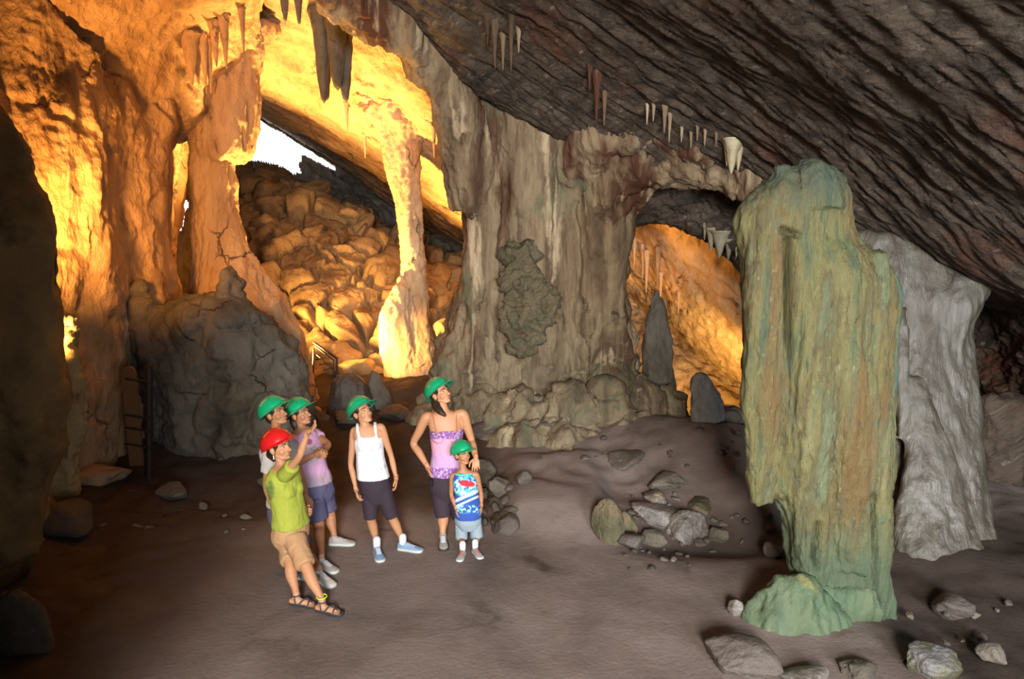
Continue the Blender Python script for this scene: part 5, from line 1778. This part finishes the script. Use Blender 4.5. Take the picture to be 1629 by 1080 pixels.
# ---- 5 tall woman in the pink camisole
def tall():
    Y = 6.62
    Q = lambda x, y, dy=0.0: P(x, y, Y + dy)
    yaw = R(8)
    hd = Q(700, 626, 0)
    rings = [(Q(713, 792, 0), .10, .090), (Q(712, 772, 0), .180, .130), (Q(710, 748, 0), .160, .120), (Q(710, 718, 0), .132, .104), (Q(710, 693, 0), .150, .120),
             (Q(708, 672, 0), .170, .108), (Q(707, 659, 0), .150, .078), (Q(706, 652, 0), .055, .054)]
    f1 = P(705, 882, 6.52); f1[2] = 0
    t1 = P(706, 893, 6.36); t1[2] = 0
    f2 = P(733, 880, 6.80); f2[2] = 0
    t2 = P(738, 880, 6.62); t2[2] = 0
    an1, an2 = f1 + [0, 0, .11], f2 + [0, 0, .11]
    legs = [(Q(701, 782, 0), P(705, 822, Y - .06), an1, t1, 1.0), (Q(724, 782, 0), P(730, 822, Y + .08), an2, t2, 1.0)]
    arms = [(Q(677, 665, 0), Q(658, 705, .10), Q(680, 742, -.05), (0.35, -.2, -.9), (1, 0, .3), 1.05, (0.5, 1)),
            (Q(737, 660, 0), Q(750, 700, .03), Q(757, 728, -.16), (0.0, -.4, -.9), (0, .7, -.5), 1.05, (0.35, -1))]
    root, body, hf, l, fr = person('tall woman in a green helmet and pink strappy top, hand on the boy in front', (Q(712, 870)[0], Y, 0), hd, (0.72, -0.52, 0.40), (-.24, 0.1, 1), yaw,
                                   rings, arms, legs, 1.03, SKIN, False, (Q(710, 690, 0), .070, .085, .068))
    rs = [(Q(710, 754, 0), .172, .132), (Q(710, 735, 0), .150, .118), (Q(710, 716, 0), .138, .110), (Q(710, 694, 0), .156, .128), (Q(710, 684, 0), .158, .126), (Q(710, 681, 0), .14, .115)]
    sh = [rings_loft(rs, l, fr, grow=.006)]
    for sx in (-1, 1):
        sh.append(ell(Q(710, 691, 0) + l * sx * .070 + fr * .088, (.072, .066, .064), [l, fr, UPX]))

    def col(v):
        c = flat(H('c48ca4'))(v)
        x, y = project(v)
        c = mixc(c, H('a886ac'), smooth(718, 726, y))
        n = fbm(v, 40, 2)
        seq = mixc(mixc(flat(H('76487c'))(v), H('a890c8'), smooth(.0, .3, n)), H('d8d0e8'), smooth(.3, .5, fbm(v, 55, 2, seed=3)))
        m = np.maximum(smooth(700, 697, y), smooth(743, 746, y))
        return c * (1 - m[:, None]) + seq * m[:, None]
    child(root, 'camisole', sh, CLOTH, 0.0095, 2, 0.006, 10, col, 'pink camisole with purple sequinned bands')
    for sx in (-1, 1):
        c = rings[-2][0]
        v, f = limb([Q(710, 684, 0) + l * sx * .10 + fr * .118, Q(708, 668, 0) + l * sx * .11 + fr * .105, c + l * sx * .115 + fr * .05 + [0, 0, .018], c + l * sx * .11 + [0, 0, .052], c + l * sx * .10 - fr * .08, Q(710, 686, 0) + l * sx * .09 - fr * .11],
                    [.004] * 6, 8, 40)
        link('strap', new_mesh('strap', v, f), LIPS, root)
    sh = [rings_loft([(Q(713, 795, 0), .12, .10), (Q(712, 772, 0), .188, .138), (Q(710, 748, 0), .164, .124)], l, fr)]
    for a in legs:
        sh.append(limb([a[0] + [0, 0, .01], (a[0] + a[1]) / 2, a[1] + [0, 0, .0]], [.102, .092, .076], cap=False))
    child(root, 'leggings', sh, CLOTH, 0.0095, 2, 0.004, 10, flat(H('2c2029')))
    helmet(root, hf, HGREEN, 0.34)
    hair(root, hf, [([hf((0.03, -.06, -.05)), hf((0.075, -.03, -.10)), hf((0.10, .02, -.16)), hf((0.10, .05, -.20))], [.045, .04, .03, .016])])
    for a in legs:
        shoe(root, a[2], a[3], 1.0, GREYSHOE, SOLED, LACE, 'grey trainer')
    # phone hanging from her hand
    ph = Q(686, 768, -.12)
    g = [(x * .028, y * .012, z * .055) for x in (-1, 1) for y in (-1, 1) for z in (-1, 1)]
    import bmesh
    bm = bmesh.new(); bmesh.ops.create_cube(bm, size=1)
    for q in bm.verts:
        q.co = (q.co.x * .05, q.co.y * .03, q.co.z * .085)
    bmesh.ops.bevel(bm, geom=bm.edges[:], offset=.010, segments=3, affect='EDGES')
    me = bpy.data.meshes.new('camera_case'); bm.to_mesh(me); bm.free()
    me.materials.append(BLACKP)
    o = bpy.data.objects.new('camera_case', me); COL.objects.link(o); o.location = ph
    tag(o, 'small black camera held in the hand of the tall woman', 'camera')
    v, f = limb([ph + [0, 0, .04], Q(684, 757, -.12), Q(681, 748, -.10)], [.003] * 3, 8, 12)
    s_ = link('wrist_strap', new_mesh('wrist_strap', v, f), BLACKP)
    s_.parent = o; s_.location = -Vector(ph)


tall()


# ---- 6 the little boy
def boy():
    Y = 6.42
    Q = lambda x, y, dy=0.0: P(x, y, Y + dy)
    yaw = R(10)
    hd = Q(735, 722, -.02)
    rings = [(Q(746, 838, 0), .08, .07), (Q(745, 826, 0), .118, .090), (Q(744, 812, 0), .112, .085), (Q(742, 792, 0), .100, .075), (Q(740, 772, 0), .105, .078),
             (Q(739, 759, 0), .112, .070), (Q(738, 751, 0), .085, .052), (Q(737, 746, 0), .040, .038)]
    f1 = P(735, 878, 6.44); f1[2] = 0
    t1 = P(733, 888, 6.34); t1[2] = 0
    f2 = P(757, 878, 6.46); f2[2] = 0
    t2 = P(764, 886, 6.36); t2[2] = 0
    f1 = foot_pt(736, 882); t1 = foot_pt(731, 892); f2 = foot_pt(756, 879); t2 = foot_pt(765, 889)
    for q in (f1, f2, t1, t2):
        q[2] = 0
    an1, an2 = f1 + [0, 0, .08], f2 + [0, 0, .08]
    legs = [(Q(734, 830, 0), P(734, 855, Y), an1, t1, 1), (Q(756, 830, 0), P(759, 853, Y), an2, t2, 1)]
    arms = [(Q(720, 758, 0), Q(718, 786, .02), Q(725, 808, -.06), (0.2, -.1, -.9), (1, 0, .2), .95, (0.4, 1)),
            (Q(758, 756, 0), Q(765, 784, .04), Q(766, 803, -.02), (0.0, -.1, -.9), (-1, 0, .2), .95, (0.3, -1))]
    root, body, hf, l, fr = person('little boy in a green helmet, blue printed sleeveless shirt and grey cargo shorts', (Q(745, 870)[0], Y, 0), hd, (0.62, -0.72, 0.12), (-.05, 0.0, 1), yaw,
                                   rings, arms, legs, 0.70, SKIN2, False, None, None, 0.90)
    rs = [(Q(745, 822, 0), .126, .100), (Q(744, 806, 0), .120, .092), (Q(742, 788, 0), .110, .084), (Q(740, 770, 0), .112, .084), (Q(739, 760, 0), .105, .078), (Q(738, 753, 0), .085, .060), (Q(738, 751, 0), .070, .05)]
    sh = [rings_loft(rs, l, fr, grow=.006)]

    def col(v):
        c = flat(H('264690'))(v)
        x, y = project(v)
        n = fbm(v, 26, 3, seed=2)
        c = mixc(c, H('4ab0b4'), smooth(1.5, .8, ((x - 741) / 20) ** 2 + ((y - 773) / 16) ** 2) * smooth(-.25, .1, n))
        c = mixc(c, H('c8dcec'), smooth(1.4, .9, ((x - 741) / 18) ** 2 + ((y - 774) / 14) ** 2) * smooth(.05, .25, fbm(v, 34, 2, seed=8)))
        c = mixc(c, H('b02838'), smooth(1.15, .85, ((x - 743) / 13) ** 2 + ((y - 769 - (x - 743) * .12) / 5.5) ** 2) * smooth(-.5, -.2, n))
        t = (y - 790) + (x - 742) * .45
        c = mixc(c, H('b8cce8'), (smooth(3.2, 2.0, np.abs(t + 1)) + smooth(2.2, 1.2, np.abs(t - 8))).clip(0, 1) * (x > 722))
        c = mixc(c, H('8cd0e0'), smooth(802, 806, y) * smooth(818, 812, y) * smooth(-.05, .15, fbm(v, 40, 2, seed=5)))
        c = mixc(c, H('5cc0a0'), np.maximum(smooth(1.4, 2.0, 0 * x), smooth(.008, .002, v[:, 2] * 0 + np.abs(v[:, 2] - (P(738, 752, Y)[2] + 0)))))
        return c
    child(root, 'sleeveless_shirt', sh, CLOTH, 0.007, 2, 0.005, 12, col, 'blue sleeveless shirt with teal, white and red print')
    # green piping round the neckline and arm holes
    nk = []
    for x in np.linspace(0, 2 * math.pi, 20):
        nk.append(Q(738, 752, 0) + l * math.cos(x) * .062 + fr * (math.sin(x) * .060 + .008) + np.array([0, 0, .012 - .030 * max(math.sin(x), 0)]))
    v, f = limb(nk, [.006] * 20, 8, 60)
    link('piping', new_mesh('piping', v, f), simple_mat('green_piping', H('5cb89c'), .8), root)
    sh = [rings_loft([(Q(746, 840, 0), .09, .085), (Q(745, 828, 0), .130, .102), (Q(744, 815, 0), .118, .090)], l, fr)]
    for a in legs:
        e_ = a[1] * .9 + a[2] * .1
        sh.append(limb([a[0] + [0, 0, .01], (a[0] + e_) / 2, e_], [.060, .058, .060], cap=False))
    child(root, 'cargo_shorts', sh, CLOTH, 0.007, 2, 0.007, 12, flat(H('7c8a94')))
    helmet(root, hf, HGREEN, 0.26)
    hair(root, hf, thick=.97)
    for a in legs:
        child(root, 'sock', [limb([a[2] + [0, 0, .03], a[2] - [0, 0, .02]], [.032, .030])], SOCK, .005)
        shoe(root, a[2], a[3], .72, GREYSHOE, SOLEW, REDLACE, 'grey trainer with red laces')


boy()

# ================================================================== METALWORK IN THE CHAMBER
RUST = simple_mat('dark_painted_steel', H('2a2018'), 0.6, 0.4, 60)
BOARD = simple_mat('brown_sign_panel', H('6a4c30'), 0.7, 0.3, 60)


def bar(pts, r, name, mat, parent):
    v, f = limb(pts, [r] * len(pts), 10, 6 * len(pts))
    return link(name, new_mesh(name, v, f), mat, parent)


def polybar(pts, r, name, mat, parent):
    vs = [limb([pts[i], pts[i + 1]], [r, r], 10, 4) for i in range(len(pts) - 1)]
    v, f = merge(vs)
    return link(name, new_mesh(name, v, f), mat, parent)


# stair with handrail beside the sweep of the left column
base = P(515, 625, 12.4)
st_root = empty('stair', base)
tag(st_root, 'small dark metal stair with handrail at the foot of the boulder slope', 'stair')
a, b_ = P(500, 545, 12.2), P(536, 570, 11.9)
c_ = P(536, 602, 11.9)
polybar([a, b_, c_], .022, 'handrail', RUST, st_root)
polybar([P(502, 551, 12.2), P(531, 573, 11.9), P(531, 602, 11.9)], .014, 'handrail', RUST, st_root)
polybar([P(499, 556, 12.2), P(498, 590, 12.2), P(503, 618, 12.1), P(512, 640, 12.0)], .018, 'stringer', RUST, st_root)
polybar([P(504, 564, 12.2), P(536, 594, 11.9)], .012, 'stringer', RUST, st_root)
for k in range(4):
    p0 = P(503 + k * 6, 572 + k * 8, 12.1); p1 = P(519 + k * 5, 569 + k * 8, 12.3)
    polybar([p0, p1], .016, 'tread', RUST, st_root)

# tall sign board on a steel post at the foot of the left wall
Yb = 8.1
post_base = P(237, 780, Yb)
sg = empty('sign_board', post_base)
tag(sg, 'tall brown rounded board on a dark post left of the big boulder', 'sign')
bar([P(237, 585, Yb), P(237, 790, Yb)], .045, 'post', RUST, sg)
x0, z1 = P(193, 583, Yb)[0], P(193, 583, Yb)[2]
x1, z0 = P(229, 740, Yb)[0], P(229, 740, Yb)[2]
ring = []
for t in np.linspace(0, math.pi, 14):
    ring.append(((x0 + x1) / 2 + math.cos(t) * (x1 - x0) / 2, z1 - .10 + math.sin(t) ** .7 * .10))
ring += [(x0, z0), (x1, z0)]
vf = [(x, Yb - .02, z) for x, z in ring] + [(x, Yb + .02, z) for x, z in ring]
n = len(ring)
ff = [tuple(range(n)), tuple(range(2 * n - 1, n - 1, -1))] + [(i, i + n, (i + 1) % n + n, (i + 1) % n) for i in range(n)]
link('board', new_mesh('board', vf, ff, False), BOARD, sg)
for y in (604, 662, 682, 708):
    polybar([P(200, y - 2, Yb - .04), P(240, y + 4, Yb - .04)], .014, 'bracket', RUST, sg)
